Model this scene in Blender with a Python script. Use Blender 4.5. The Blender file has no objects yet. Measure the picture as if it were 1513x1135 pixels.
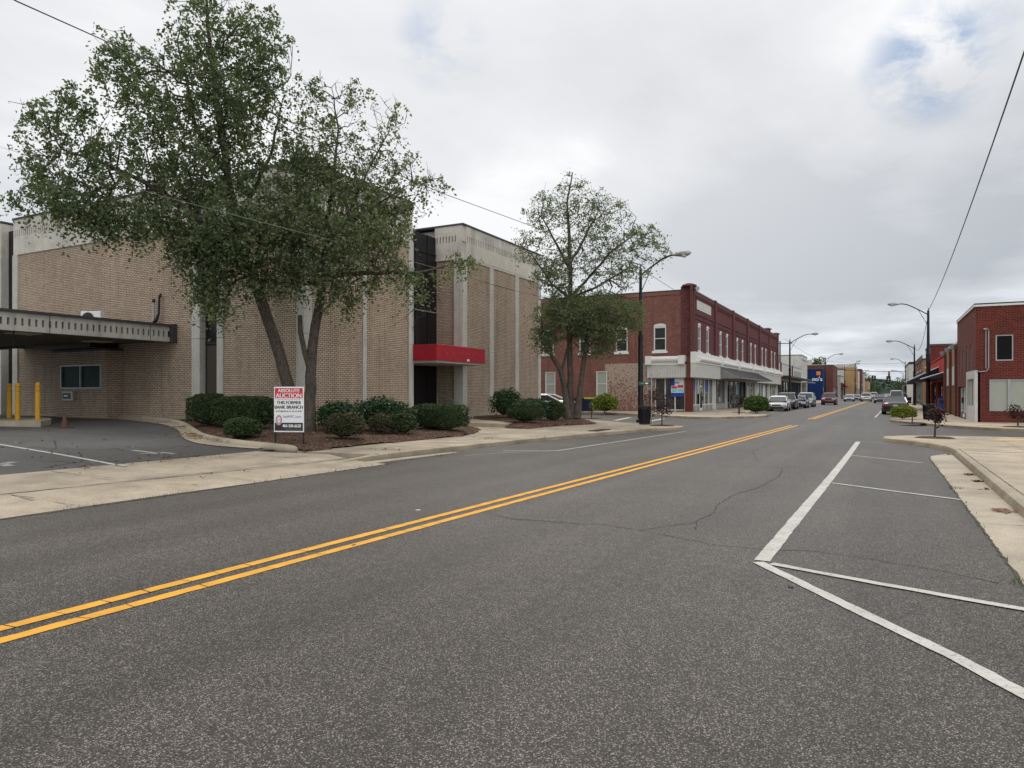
import bpy, bmesh, math, random
import numpy as np
from mathutils import Vector, Matrix
random.seed(7); rng = np.random.default_rng(11)
R = math.radians
scene = bpy.context.scene
COL = scene.collection
# ------------------------------------------------------------------ camera
YAW = R(27.7); CS, SN = math.cos(YAW), math.sin(YAW); EYE = 1.65; F = 1040.0; HY = 581.0; CX = 756.5
cd = bpy.data.cameras.new('camera'); cam = bpy.data.objects.new('camera', cd); COL.objects.link(cam)
cam.location = (0, 0, EYE); cam.rotation_euler = (R(90), 0, YAW)
cd.sensor_width = 36; cd.lens = F/1513*36; cd.shift_y = (HY-567.5)/1513; cd.clip_end = 6000; cd.clip_start = .05
scene.camera = cam
def D(px, py, d):                       # survey point: photo pixel at a given distance
    xr = (px-CX)/F*d
    return Vector((xr*CS-d*SN, xr*SN+d*CS, EYE-(py-HY)/F*d))
def G(px, py, z=0.0):                   # survey point on level ground of height z
    return D(px, py, (EYE-z)*F/(py-HY))
def lotz(x): return .137+min(max(-14.3-x, 0), 15.3)*.024
def GL(px, py):
    z = .2
    for _ in range(25):
        p = G(px, py, z); z = lotz(p.x)
    return Vector((p.x, p.y, z))
def onY(px, Y):  # x coordinate at which pixel column px meets plane y=Y
    t = (px-CX)/F; d = Y/(t*SN+CS); return d*(t*CS-SN)
def onX(px, X):
    t = (px-CX)/F; d = X/(t*CS-SN); return d*(t*SN+CS)
def zat(py, x, y): return EYE+(HY-py)/F*(-x*SN+y*CS)
# ------------------------------------------------------------------ materials
def nn(nt, t, **kw):
    n = nt.nodes.new(t)
    for k, v in kw.items(): setattr(n, k, v)
    return n
def ramp(nt, fac, stops):
    r = nn(nt, 'ShaderNodeValToRGB'); cr = r.color_ramp
    while len(cr.elements) < len(stops): cr.elements.new(.5)
    for e, (p, c) in zip(cr.elements, stops):
        e.position = p; e.color = (c, c, c, 1) if not isinstance(c, tuple) else (*c, 1)
    nt.links.new(fac, r.inputs[0]); return r.outputs[0]
def noise(nt, vec, scale, detail=3, rough=.55, dist=0):
    n = nn(nt, 'ShaderNodeTexNoise'); n.inputs['Scale'].default_value = scale; n.inputs['Detail'].default_value = detail
    n.inputs['Roughness'].default_value = rough; n.inputs['Distortion'].default_value = dist
    nt.links.new(vec, n.inputs['Vector']); return n.outputs['Fac']
def mix(nt, fac, a, b, mode='MIX'):
    m = nn(nt, 'ShaderNodeMix', data_type='RGBA', blend_type=mode)
    for s, v in ((0, fac), (6, a), (7, b)):
        if hasattr(v, 'links'): nt.links.new(v, m.inputs[s])
        elif isinstance(v, (int, float)): m.inputs[s].default_value = v if s == 0 else (v, v, v, 1)
        else: m.inputs[s].default_value = (*v, 1)
    return m.outputs[2]
def math_(nt, op, a, b=0.0):
    m = nn(nt, 'ShaderNodeMath', operation=op)
    for i, v in enumerate((a, b)):
        if hasattr(v, 'links'): nt.links.new(v, m.inputs[i])
        else: m.inputs[i].default_value = v
    return m.outputs[0]
def base(name, rough=.8, metal=0, spec=.4):
    m = bpy.data.materials.new(name); m.use_nodes = True; nt = m.node_tree; b = nt.nodes['Principled BSDF']
    b.inputs['Roughness'].default_value = rough; b.inputs['Metallic'].default_value = metal
    b.inputs['Specular IOR Level'].default_value = spec
    return m, nt, b
def bump(nt, b, h, strength=.3, dist=.01):
    bp = nn(nt, 'ShaderNodeBump'); bp.inputs['Strength'].default_value = strength; bp.inputs['Distance'].default_value = dist
    nt.links.new(h, bp.inputs['Height']); nt.links.new(bp.outputs[0], b.inputs['Normal'])
def posn(nt): return nn(nt, 'ShaderNodeNewGeometry').outputs['Position']
def plain(name, col, rough=.7, metal=0, spec=.4, var=.12, sc=2.5, fine=40, bmp=.15):
    m, nt, b = base(name, rough, metal, spec); v = nn(nt, 'ShaderNodeTexCoord').outputs['Object']
    n1 = noise(nt, v, sc, 5, .65); n2 = noise(nt, v, fine, 2)
    f = mix(nt, .4, ramp(nt, n1, [(.3, 1-var), (.7, 1+var)]), ramp(nt, n2, [(.3, 1-var*.7), (.7, 1+var*.7)]))
    c = mix(nt, 1, tuple(col), f, 'MULTIPLY'); nt.links.new(c, b.inputs['Base Color'])
    if bmp: bump(nt, b, n2, bmp, .004)
    return m
MAT = {}
# asphalt -------------------------------------------------
def asphalt(name, c0, c1, stone, patch=.20, streak=True):
    m, nt, b = base(name, .5, 0, .30); p = posn(nt)
    vo = nn(nt, 'ShaderNodeTexVoronoi'); vo.inputs['Scale'].default_value = 135; nt.links.new(p, vo.inputs['Vector'])
    sp = nn(nt, 'ShaderNodeSeparateColor'); nt.links.new(vo.outputs['Color'], sp.inputs[0])
    g = mix(nt, ramp(nt, sp.outputs[0], [(.15, 0), (.95, 1)]), c0, c1)
    st = ramp(nt, sp.outputs[1], [(.78, 0), (.88, 1)])
    g = mix(nt, math_(nt, 'MULTIPLY', st, .8), g, mix(nt, sp.outputs[2], stone, (stone[0]*.75, stone[1]*.75, stone[2]*.8)))
    ed = ramp(nt, vo.outputs['Distance'], [(.25, 1.1), (.75, .35)]); g = mix(nt, 1, g, ed, 'MULTIPLY')
    big = ramp(nt, noise(nt, p, .35, 5, .62), [(.3, 1-patch), (.7, 1+patch)]); g = mix(nt, 1, g, big, 'MULTIPLY')
    mid = ramp(nt, noise(nt, p, 7, 4, .7), [(.3, .82), (.7, 1.18)]); g = mix(nt, 1, g, mid, 'MULTIPLY')
    if streak:
        mp = nn(nt, 'ShaderNodeMapping'); mp.inputs['Scale'].default_value = (.9, .035, 1); mp.inputs['Rotation'].default_value = (0, 0, R(2.0)); nt.links.new(p, mp.inputs[0])
        s = ramp(nt, noise(nt, mp.outputs[0], 1.6, 4, .6), [(.3, .80), (.7, 1.18)]); g = mix(nt, 1, g, s, 'MULTIPLY')
        sep = nn(nt, 'ShaderNodeSeparateXYZ'); nt.links.new(p, sep.inputs[0]); tr = math_(nt, 'SINE', math_(nt, 'MULTIPLY', math_(nt, 'ADD', sep.outputs[0], math_(nt, 'MULTIPLY', sep.outputs[1], -.03)), 3.6)); g = mix(nt, 1, g, ramp(nt, math_(nt, 'ADD', math_(nt, 'MULTIPLY', tr, .25), .5), [(.25, .94), (.75, 1.06)]), 'MULTIPLY')
        pt = nn(nt, 'ShaderNodeTexVoronoi', feature='SMOOTH_F1'); pt.inputs['Scale'].default_value = .16; nt.links.new(p, pt.inputs['Vector']); ps = nn(nt, 'ShaderNodeSeparateColor'); nt.links.new(pt.outputs['Color'], ps.inputs[0]); g = mix(nt, 1, g, ramp(nt, ps.outputs[0], [(0, .93), (1, 1.07)]), 'MULTIPLY')
        oil = ramp(nt, noise(nt, p, 2.3, 6, .75, .4), [(.64, 1), (.76, .62)]); g = mix(nt, 1, g, oil, 'MULTIPLY')
    nt.links.new(g, b.inputs['Base Color']); bump(nt, b, math_(nt, 'MULTIPLY', vo.outputs['Distance'], -1), .55, .006)
    return m, nt, b, g
MAT['asphalt'] = asphalt('asphalt', (.027, .0235, .0195), (.096, .084, .070), (.39, .345, .285))[0]
MAT['lot'] = asphalt('lot_asphalt', (.085, .083, .080), (.15, .147, .140), (.25, .24, .225), .2, False)[0]
def paint(name, col, wear=.62):
    m, nt, b, g = asphalt(name, (.06, .058, .055), (.13, .125, .118), (.24, .22, .2))
    p = posn(nt); n = noise(nt, p, 28, 5, .8); n2 = noise(nt, p, 1.3, 3)
    k = ramp(nt, math_(nt, 'ADD', n, math_(nt, 'MULTIPLY', n2, .25)), [(wear, 1), (wear+.12, .25)])
    c = mix(nt, k, g, mix(nt, 1, tuple(col), ramp(nt, noise(nt, p, 4, 4), [(.3, .86), (.7, 1.08)]), 'MULTIPLY')); nt.links.new(c, b.inputs['Base Color'])
    b.inputs['Roughness'].default_value = .65; return m
MAT['yellow'] = paint('yellow_road_paint', (.74, .36, .032), .74); MAT['white'] = paint('white_road_paint', (.52, .51, .465), .67)
MAT['white_faint'] = paint('worn_road_paint', (.42, .41, .38), .60)
def streaks(nt, g, p, a=.80):
    mp = nn(nt, 'ShaderNodeMapping'); mp.inputs['Scale'].default_value = (2.2, 2.2, .12); nt.links.new(p, mp.inputs[0])
    return mix(nt, 1, g, ramp(nt, noise(nt, mp.outputs[0], 1.3, 6, .7), [(.32, a), (.50, 1.03)]), 'MULTIPLY')
def concrete(name, col, var=.2, speck=.12, stain=.7, wall=False):
    m, nt, b = base(name, .9, 0, .25); p = posn(nt)
    g = mix(nt, 1, tuple(col), ramp(nt, noise(nt, p, .9, 6, .68), [(.3, 1-var), (.7, 1+var)]), 'MULTIPLY')
    g = mix(nt, 1, g, ramp(nt, noise(nt, p, 60, 2, .6), [(.25, 1-speck*2), (.75, 1+speck*2)]), 'MULTIPLY')
    g = mix(nt, 1, g, ramp(nt, noise(nt, p, 3.1, 7, .8, .6), [(.60, 1), (.74, stain)]), 'MULTIPLY')
    if wall: g = streaks(nt, g, p, .76)
    else: g = mix(nt, 1, g, ramp(nt, noise(nt, p, .28, 3, .5), [(.35, .84), (.6, 1.05)]), 'MULTIPLY')
    nt.links.new(g, b.inputs['Base Color']); bump(nt, b, noise(nt, p, 60, 3), .3, .004); return m
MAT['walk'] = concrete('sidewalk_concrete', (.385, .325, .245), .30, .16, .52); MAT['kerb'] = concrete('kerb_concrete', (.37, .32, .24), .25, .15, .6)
MAT['kerb_face'] = concrete('kerb_face_concrete', (.27, .225, .16), .35, .2, .5); MAT['cream_panel'] = plain('cream_panel', (.53, .50, .42), .8, var=.15); MAT['gutter'] = concrete('gutter_concrete', (.40, .345, .27), .25, .12, .62)  # kerb_face: stained concrete, with the upright face's shade also put into its colour
MAT['ramp'] = concrete('ramp_paint', (.62, .42, .15), .2)
MAT['joint'] = plain('joint_dirt', (.07, .06, .045), .95, bmp=0); MAT['crack'] = plain('crack_tar', (.04, .038, .035), .9, bmp=0); MAT['hair'] = plain('hairline_crack', (.026, .023, .020), .9, bmp=0)
MAT['pebble'] = concrete('pebbled_concrete', (.46, .445, .40), .14, .30, .7, True)
MAT['fascia'] = concrete('weathered_fascia_concrete', (.51, .485, .43), .22, .1, .64, True)
# brick ---------------------------------------------------
def brick(name, c1, c2, mortar, bw=.21, rh=.068, ms=.011, bmp=.5, blotch=.12, patch=None, msm=.1):
    m, nt, b = base(name, .88, 0, .25); uv = nn(nt, 'ShaderNodeUVMap').outputs[0]
    br = nn(nt, 'ShaderNodeTexBrick'); nt.links.new(uv, br.inputs['Vector'])
    for k, v in (('Scale', 1), ('Brick Width', bw), ('Row Height', rh), ('Mortar Size', ms), ('Mortar Smooth', msm), ('Bias', 0)): br.inputs[k].default_value = v
    br.inputs['Color1'].default_value = (*c1, 1); br.inputs['Color2'].default_value = (*c2, 1); br.inputs['Mortar'].default_value = (*mortar, 1)
    p = posn(nt); g = mix(nt, 1, br.outputs['Color'], ramp(nt, noise(nt, p, .5, 5, .65), [(.3, 1-blotch), (.7, 1+blotch)]), 'MULTIPLY')
    g = mix(nt, 1, g, ramp(nt, noise(nt, p, 14, 3, .7), [(.3, .84), (.7, 1.16)]), 'MULTIPLY')
    g = streaks(nt, g, p)
    if patch:
        sx = nn(nt, 'ShaderNodeSeparateXYZ'); nt.links.new(p, sx.inputs[0]); x0, x1, z0, z1, col = patch
        a = math_(nt, 'MULTIPLY', math_(nt, 'GREATER_THAN', sx.outputs[0], x0), math_(nt, 'LESS_THAN', sx.outputs[0], x1))
        a = math_(nt, 'MULTIPLY', a, math_(nt, 'LESS_THAN', sx.outputs[2], z1))
        k = math_(nt, 'ADD', noise(nt, p, 6, 6, .8), math_(nt, 'MULTIPLY', math_(nt, 'SUBTRACT', sx.outputs[2], z0), .035))
        a = math_(nt, 'MULTIPLY', a, ramp(nt, k, [(.465, 0), (.57, .88)])); g = mix(nt, a, g, col)
    nt.links.new(g, b.inputs['Base Color']); bump(nt, b, math_(nt, 'MULTIPLY', br.outputs['Fac'], -1), bmp, .008); return m
MAT['tan_brick'] = brick('tan_brick', (.50, .40, .305), (.395, .31, .232), (.175, .13, .096), .235, .084, .016, bmp=.8)
MAT['red_brick'] = brick('red_brick', (.225, .070, .050), (.105, .034, .028), (.23, .145, .115), .24, .085, .014, patch=(-21.0, -15.2, 1.2, 4.15, (.42, .345, .28)))
MAT['maroon_brick'] = brick('maroon_brick', (.15, .042, .042), (.068, .019, .022), (.13, .065, .06), .21, .07, .009)
MAT['corner_brick'] = brick('orange_red_brick', (.15, .024, .018), (.080, .015, .012), (.145, .065, .048), .25, .09, .011, msm=.05)
MAT['yellow_brick'] = brick('yellow_brick', (.50, .31, .14), (.40, .24, .10), (.33, .24, .15)); MAT['ochre_brick'] = brick('ochre_brick', (.36, .20, .09), (.28, .15, .07), (.24, .16, .1))
MAT['dark_brick'] = brick('dark_brick', (.17, .05, .04), (.13, .04, .035), (.13, .07, .06)); MAT['white_brick'] = brick('painted_white_brick', (.55, .54, .49), (.5, .49, .44), (.42, .41, .38), blotch=.2)
MAT['blue_wall'] = brick('painted_blue_brick', (.007, .033, .135), (.006, .03, .12), (.006, .024, .1)); MAT['red_wall'] = brick('painted_red_brick', (.50, .045, .03), (.45, .04, .03), (.35, .035, .025))
# other ---------------------------------------------------
def P(k, *a, **kw): MAT[k] = plain(k, *a, **kw)
P('void', (.004, .004, .005), .6, spec=.15, bmp=0); P('black_metal', (.012, .013, .016), .45, .3); P('dark_metal', (.03, .03, .032), .5, .3); P('galv', (.35, .36, .36), .5, .5)
P('bronze', (.012, .012, .014), .35, .2, var=.05); P('coping', (.05, .048, .05), .6); P('white_paint', (.68, .68, .65), .6, var=.1)
P('cream_paint', (.52, .51, .47), .7, var=.18); P('panel', (.50, .50, .46), .7, var=.14); P('grey_metal', (.23, .235, .23), .55, .2, var=.2)
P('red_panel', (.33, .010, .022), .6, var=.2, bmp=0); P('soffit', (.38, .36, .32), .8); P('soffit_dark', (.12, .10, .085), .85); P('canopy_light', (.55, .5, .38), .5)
P('bollard', (.52, .28, .02), .6, var=.2); P('cone', (.085, .042, .03), .7); P('sign_white', (.74, .74, .74), .5, var=.04, bmp=0); P('sign_red', (.50, .025, .035), .5, var=.05, bmp=0)
P('sign_black', (.02, .02, .022), .5, bmp=0); P('sign_purple', (.12, .08, .33), .5, bmp=0); P('sign_grey', (.30, .29, .31), .5, bmp=0); P('sign_green', (.01, .09, .06), .5, bmp=0)
def barkm(name, col):
    m, nt, b = base(name, .95, 0, .2); mp = nn(nt, 'ShaderNodeMapping'); mp.inputs['Scale'].default_value = (1, 1, .28); nt.links.new(posn(nt), mp.inputs[0])
    n = noise(nt, mp.outputs[0], 26, 5, .75, 1.5); n2 = noise(nt, posn(nt), 3, 4, .7)
    g = mix(nt, 1, mix(nt, 1, tuple(col), ramp(nt, n, [(.36, .35), (.5, .95), (.68, 1.75)]), 'MULTIPLY'), ramp(nt, n2, [(.3, .75), (.7, 1.3)]), 'MULTIPLY')
    nt.links.new(g, b.inputs['Base Color']); bump(nt, b, n, 1, .05); return m
MAT['bark'] = barkm('bark', (.10, .082, .068)); P('twig', (.06, .05, .042), .9)
P('rubber', (.015, .015, .015), .85); P('rim', (.38, .38, .39), .35, .7); P('plastic', (.015, .015, .017), .55); P('lamp_glass', (.6, .6, .56), .3); P('tail_red', (.35, .01, .01), .25); P('plate', (.55, .56, .58), .5)
P('lime', (.38, .50, .03), .6); P('roof', (.08, .078, .075), .9); P('blue_box', (.02, .07, .28), .5); P('signal', (.02, .02, .02), .5); P('orange', (.7, .12, .02), .5); P('amber', (.75, .32, .03), .5)
P('poster_blue', (.02, .05, .3), .4, bmp=0); P('poster_red', (.55, .05, .07), .4, bmp=0); P('poster_teal', (.25, .55, .6), .4, bmp=0); P('poster_white', (.7, .72, .78), .4, bmp=0); P('blind', (.33, .35, .30), .6, var=.06); P('navy', (.012, .018, .05), .7); P('maroon_cloth', (.16, .025, .025), .8)
P('grille', (.02, .02, .02), .4); P('granite', (.5, .5, .47), .6, var=.15); P('brown', (.055, .045, .036), .7); P('wood_pole', (.09, .065, .05), .9); P('iron', (.05, .03, .022), .8); P('block', (.4, .38, .34), .85)
def glassy(name, col, rough=.06):
    m, nt, b = base(name, rough, 0, .12 if rough > .3 else .6); v = nn(nt, 'ShaderNodeTexCoord').outputs['Object']
    g = mix(nt, 1, tuple(col), ramp(nt, noise(nt, v, .9, 4, .7), [(.35, .6), (.65, 1.5)]), 'MULTIPLY'); nt.links.new(g, b.inputs['Base Color'])
    bump(nt, b, noise(nt, v, .8, 2), .06, .02); return m
MAT['glass'] = glassy('window_glass', (.02, .025, .028)); MAT['shop_glass'] = glassy('shop_glass', (.05, .053, .055)); MAT['car_glass'] = glassy('car_glass', (.03, .036, .04), .04); MAT['green_glass'] = glassy('green_glass', (.006, .026, .026), .5); MAT['bronze_glass'] = glassy('bronze_glass', (.008, .009, .012), .35)
def carpaint(name, col, metal=.2):
    m, nt, b = base(name, .28, metal, .5); v = nn(nt, 'ShaderNodeTexCoord').outputs['Object']
    sz = nn(nt, 'ShaderNodeSeparateXYZ'); nt.links.new(v, sz.inputs[0])
    dirt = math_(nt, 'MULTIPLY', ramp(nt, sz.outputs[2], [(.25, 1), (.55, 0)]), noise(nt, v, 4, 4)); g = mix(nt, math_(nt, 'MULTIPLY', dirt, .7), tuple(col), (.12, .11, .095))
    nt.links.new(g, b.inputs['Base Color']); b.inputs['Coat Weight'].default_value = .5; b.inputs['Coat Roughness'].default_value = .08; return m
def leafmat(name, c1, c2, c3, trans=.3, sc=.8):
    m = bpy.data.materials.new(name); m.use_nodes = True; nt = m.node_tree; nt.nodes.clear()
    geo = nn(nt, 'ShaderNodeNewGeometry'); rnd = geo.outputs['Random Per Island']
    c = mix(nt, rnd, c1, c2); c = mix(nt, ramp(nt, noise(nt, geo.outputs['Position'], sc, 3), [(.35, 0), (.72, .8)]), c, c3)
    wn = nn(nt, 'ShaderNodeTexWhiteNoise', noise_dimensions='1D'); nt.links.new(rnd, wn.inputs['W']); c = mix(nt, 1, c, ramp(nt, wn.outputs['Value'], [(0, .6), (1, 1.45)]), 'MULTIPLY')
    d = nn(nt, 'ShaderNodeBsdfPrincipled'); d.inputs['Roughness'].default_value = .55; d.inputs['Specular IOR Level'].default_value = .35; nt.links.new(c, d.inputs['Base Color'])
    t = nn(nt, 'ShaderNodeBsdfTranslucent'); nt.links.new(mix(nt, 1, c, (1.1, 1.25, .6), 'MULTIPLY'), t.inputs[0])
    x = nn(nt, 'ShaderNodeMixShader'); x.inputs[0].default_value = trans; nt.links.new(d.outputs[0], x.inputs[1]); nt.links.new(t.outputs[0], x.inputs[2])
    o = nn(nt, 'ShaderNodeOutputMaterial'); nt.links.new(x.outputs[0], o.inputs[0]); return m
MAT['leaf'] = leafmat('birch_leaf', (.075, .110, .056), (.118, .156, .082), (.17, .185, .10), .44); MAT['leaf_pale'] = leafmat('thin_birch_leaf', (.085, .12, .058), (.14, .175, .10), (.19, .195, .115), .45)
MAT['hedge'] = leafmat('hedge_leaf', (.022, .045, .014), (.045, .075, .02), (.05, .07, .025), .15, 3); MAT['holly'] = leafmat('holly_leaf', (.016, .045, .014), (.04, .085, .03), (.03, .06, .025), .15, 3)
MAT['lime_leaf'] = leafmat('yellow_green_leaf', (.12, .17, .02), (.20, .24, .03), (.24, .25, .04), .3, 3); MAT['purple_leaf'] = leafmat('purple_leaf', (.03, .010, .010), (.06, .017, .018), (.045, .025, .018), .25, 3)
MAT['boxwood'] = leafmat('round_bush_leaf', (.04, .08, .012), (.08, .13, .02), (.06, .10, .02), .2, 3); MAT['brown_leaf'] = leafmat('brownish_leaf', (.05, .045, .02), (.075, .055, .028), (.04, .06, .02), .2, 3)
MAT['dead_leaf'] = leafmat('dead_leaf', (.17, .07, .03), (.28, .14, .06), (.12, .05, .025), .1, 3)
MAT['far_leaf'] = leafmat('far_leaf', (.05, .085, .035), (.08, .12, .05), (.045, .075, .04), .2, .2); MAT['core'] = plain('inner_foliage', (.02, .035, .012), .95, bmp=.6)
def mulch():
    m, nt, b = base('mulch', .95, 0, .15); p = posn(nt); vo = nn(nt, 'ShaderNodeTexVoronoi'); vo.inputs['Scale'].default_value = 38
    mp = nn(nt, 'ShaderNodeMapping'); mp.inputs['Scale'].default_value = (1, .45, 1); mp.inputs['Rotation'].default_value = (0, 0, .6); nt.links.new(p, mp.inputs[0]); nt.links.new(mp.outputs[0], vo.inputs['Vector'])
    sp = nn(nt, 'ShaderNodeSeparateColor'); nt.links.new(vo.outputs['Color'], sp.inputs[0])
    g = ramp(nt, sp.outputs[0], [(.0, (.040, .024, .017)), (.5, (.082, .046, .032)), (.85, (.145, .088, .060)), (1, (.24, .17, .12))])
    g = mix(nt, 1, g, ramp(nt, noise(nt, p, 1.5, 4), [(.3, .75), (.7, 1.2)]), 'MULTIPLY'); nt.links.new(g, b.inputs['Base Color']); bump(nt, b, vo.outputs['Distance'], 1, .03); return m
MAT['mulch'] = mulch()
# ------------------------------------------------------------------ mesh builder
class MB:
    def __init__(s): s.v = []; s.f = []; s.m = []; s.mats = []
    def mi(s, k):
        if k not in s.mats: s.mats.append(k)
        return s.mats.index(k)
    def face(s, pts, k):
        n = len(s.v); s.v += [tuple(p) for p in pts]; s.f.append(tuple(range(n, n+len(pts)))); s.m.append(s.mi(k))
    def mesh(s, vs, fs, k):
        n = len(s.v); s.v += [tuple(p) for p in vs]; i = s.mi(k)
        for f in fs: s.f.append(tuple(q+n for q in f)); s.m.append(i)
    def box(s, x0, x1, y0, y1, z0, z1, k):
        x0, x1 = sorted((x0, x1)); y0, y1 = sorted((y0, y1)); z0, z1 = sorted((z0, z1))
        vs = [(x, y, z) for z in (z0, z1) for x, y in ((x0, y0), (x1, y0), (x1, y1), (x0, y1))]
        s.mesh(vs, [(3, 2, 1, 0), (4, 5, 6, 7), (0, 1, 5, 4), (1, 2, 6, 5), (2, 3, 7, 6), (3, 0, 4, 7)], k)
    def bbox(s, x0, x1, y0, y1, z0, z1, k, b=.02):   # box with chamfered vertical edges and top
        pts = [(x0+b, y0), (x1-b, y0), (x1, y0+b), (x1, y1-b), (x1-b, y1), (x0+b, y1), (x0, y1-b), (x0, y0+b)]
        cx, cy = (x0+x1)/2, (y0+y1)/2
        sh = [(cx+(x-cx)*(1-b/max(.01, (x1-x0)/2)), cy+(y-cy)*(1-b/max(.01, (y1-y0)/2))) for x, y in pts]
        vs = [(x, y, z0) for x, y in pts]+[(x, y, z1-b) for x, y in pts]+[(x, y, z1) for x, y in sh]
        fs = [tuple(range(7, -1, -1)), tuple(range(16, 24))]
        for l in (0, 8):
            for i in range(8): fs.append((l+i, l+(i+1) % 8, l+8+(i+1) % 8, l+8+i))
        s.mesh(vs, fs, k)
    def w(s, fc, P_, u0, u1, d0, d1, z0, z1, k):     # box on a wall plane; d measured outwards
        if fc == '-y': s.box(u0, u1, P_-d0, P_-d1, z0, z1, k)
        elif fc == '+x': s.box(P_+d0, P_+d1, u0, u1, z0, z1, k)
        elif fc == '-x': s.box(P_-d0, P_-d1, u0, u1, z0, z1, k)
    def prism(s, poly, z0, z1, k, kt=None):
        n = len(poly); a = sum(poly[i][0]*poly[(i+1) % n][1]-poly[(i+1) % n][0]*poly[i][1] for i in range(n))
        if a < 0: poly = poly[::-1]
        vs = [(p[0], p[1], z0) for p in poly]+[(p[0], p[1], z1) for p in poly]
        s.mesh(vs, [(i, (i+1) % n, n+(i+1) % n, n+i) for i in range(n)], k)
        from mathutils.geometry import tessellate_polygon
        t = tessellate_polygon([[Vector((p[0], p[1], 0)) for p in poly]])
        top = []
        for f in t:
            A, B, C_ = (Vector((poly[i][0], poly[i][1], z1)) for i in f)
            if (B-A).cross(C_-A).z < 0: f = (f[0], f[2], f[1])
            top.append(tuple(i for i in f))
        s.mesh([(p[0], p[1], z1) for p in poly], top, kt or k)
    def tube(s, pts, rad, k, n=8, cap=True):
        pts = [Vector(p) for p in pts]; m = len(pts)
        if not hasattr(rad, '__len__'): rad = [rad]*m
        vs = []; prev = None
        for i, p in enumerate(pts):
            t = (pts[min(i+1, m-1)]-pts[max(i-1, 0)]).normalized()
            a = prev if prev is not None else (Vector((0, 0, 1)) if abs(t.z) < .9 else Vector((1, 0, 0)))
            a = (a-t*a.dot(t)).normalized(); b = t.cross(a); prev = a
            vs += [p+(a*math.cos(j*2*math.pi/n)+b*math.sin(j*2*math.pi/n))*rad[i] for j in range(n)]
        fs = [(i*n+j, i*n+(j+1) % n, (i+1)*n+(j+1) % n, (i+1)*n+j) for i in range(m-1) for j in range(n)]
        if cap: fs += [tuple(range(n-1, -1, -1)), tuple(range((m-1)*n, m*n))]
        s.mesh(vs, fs, k)
    def lathe(s, c, prof, k, n=16):
        s.tube([(c[0], c[1], c[2]+z) for r, z in prof], [r for r, z in prof], k, n)
    def build(s, name, parent=None, smooth=False, local=False):
        me = bpy.data.meshes.new(name); me.from_pydata(s.v, [], s.f); me.update()
        for k in s.mats: me.materials.append(MAT[k])
        me.polygons.foreach_set('material_index', s.m)
        V = np.array(s.v, dtype=np.float64).reshape(-1, 3); nl = len(me.loops)
        li = np.empty(nl, dtype=np.int32); me.loops.foreach_get('vertex_index', li)
        npol = len(me.polygons); nrm = np.empty(npol*3); me.polygons.foreach_get('normal', nrm); nrm = np.abs(nrm.reshape(-1, 3))
        tot = np.empty(npol, dtype=np.int32); me.polygons.foreach_get('loop_total', tot)
        ax = np.repeat(np.argmax(nrm*np.array([1, 1, .999]), axis=1), tot); C3 = V[li]
        u = np.where(ax == 0, C3[:, 1], C3[:, 0]); w = np.where(ax == 2, C3[:, 1], C3[:, 2])
        uv = me.uv_layers.new(name='UVMap'); uv.data.foreach_set('uv', np.stack([u, w], 1).astype(np.float32).ravel())
        if smooth: me.polygons.foreach_set('use_smooth', [True]*npol)
        o = bpy.data.objects.new(name, me); COL.objects.link(o)
        if parent is not None: attach(o, parent, local)
        return o
def attach(o, parent, local=False):
    o.parent = parent
    if not local:
        q = parent; off = Matrix.Identity(4); chain = []
        while q is not None: chain.append(q); q = q.parent
        for q in reversed(chain): off = off @ (q.matrix_parent_inverse if q.parent else Matrix.Identity(4)) @ q.matrix_basis
        o.matrix_parent_inverse = off.inverted()
def thing(name, label, cat, loc=(0, 0, 0), rz=0, group=None):
    o = bpy.data.objects.new(name, None); COL.objects.link(o); o.location = loc; o.rotation_euler = (0, 0, rz); o.empty_display_size = .3
    return tag(o, label, cat, group)
def tag(o, label, cat, group=None):
    o['label'] = label; o['category'] = cat
    if group: o['group'] = group
    return o
def struct(o, kind='structure', label=None):
    o['kind'] = kind
    if label: o['label'] = label
    return o
def text(body, size, M, k, name, parent, local=False, bold=.0, sx=1.0, align='CENTER', ext=.002):
    c = bpy.data.curves.new(name, 'FONT'); c.body = body; c.size = size; c.align_x = align; c.align_y = 'CENTER'; c.extrude = ext
    t = bpy.data.objects.new(name, c); COL.objects.link(t); bpy.context.view_layer.update()
    me = bpy.data.meshes.new_from_object(t.evaluated_get(bpy.context.evaluated_depsgraph_get())); bpy.data.objects.remove(t); bpy.data.curves.remove(c)
    me.transform(M @ Matrix.Diagonal((sx, 1, 1, 1))); me.materials.clear(); me.materials.append(MAT[k]); me.name = name
    if bold:
        bm = bmesh.new(); bm.from_mesh(me)
        for i, dx in enumerate((-bold*1.6, bold*1.6)): m2 = me.copy(); m2.transform(Matrix.Translation((M.to_3x3() @ Vector((dx, 0, .0003*(i+1)))))); bm.from_mesh(m2)
        bm.to_mesh(me); bm.free()
    o = bpy.data.objects.new(name, me); COL.objects.link(o); attach(o, parent, local); return o
def wallM(fc, P_, u, z, d=.01):     # matrix placing text (x right, y up, z out) on a wall
    if fc == '-y': return Matrix.Translation((u, P_-d, z)) @ Matrix.Rotation(R(90), 4, 'X')
    if fc == '+x': return Matrix.Translation((P_+d, u, z)) @ Matrix.Rotation(R(90), 4, 'Z') @ Matrix.Rotation(R(90), 4, 'X')
    return Matrix.Translation((P_-d, u, z)) @ Matrix.Rotation(R(-90), 4, 'Z') @ Matrix.Rotation(R(90), 4, 'X')
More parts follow.
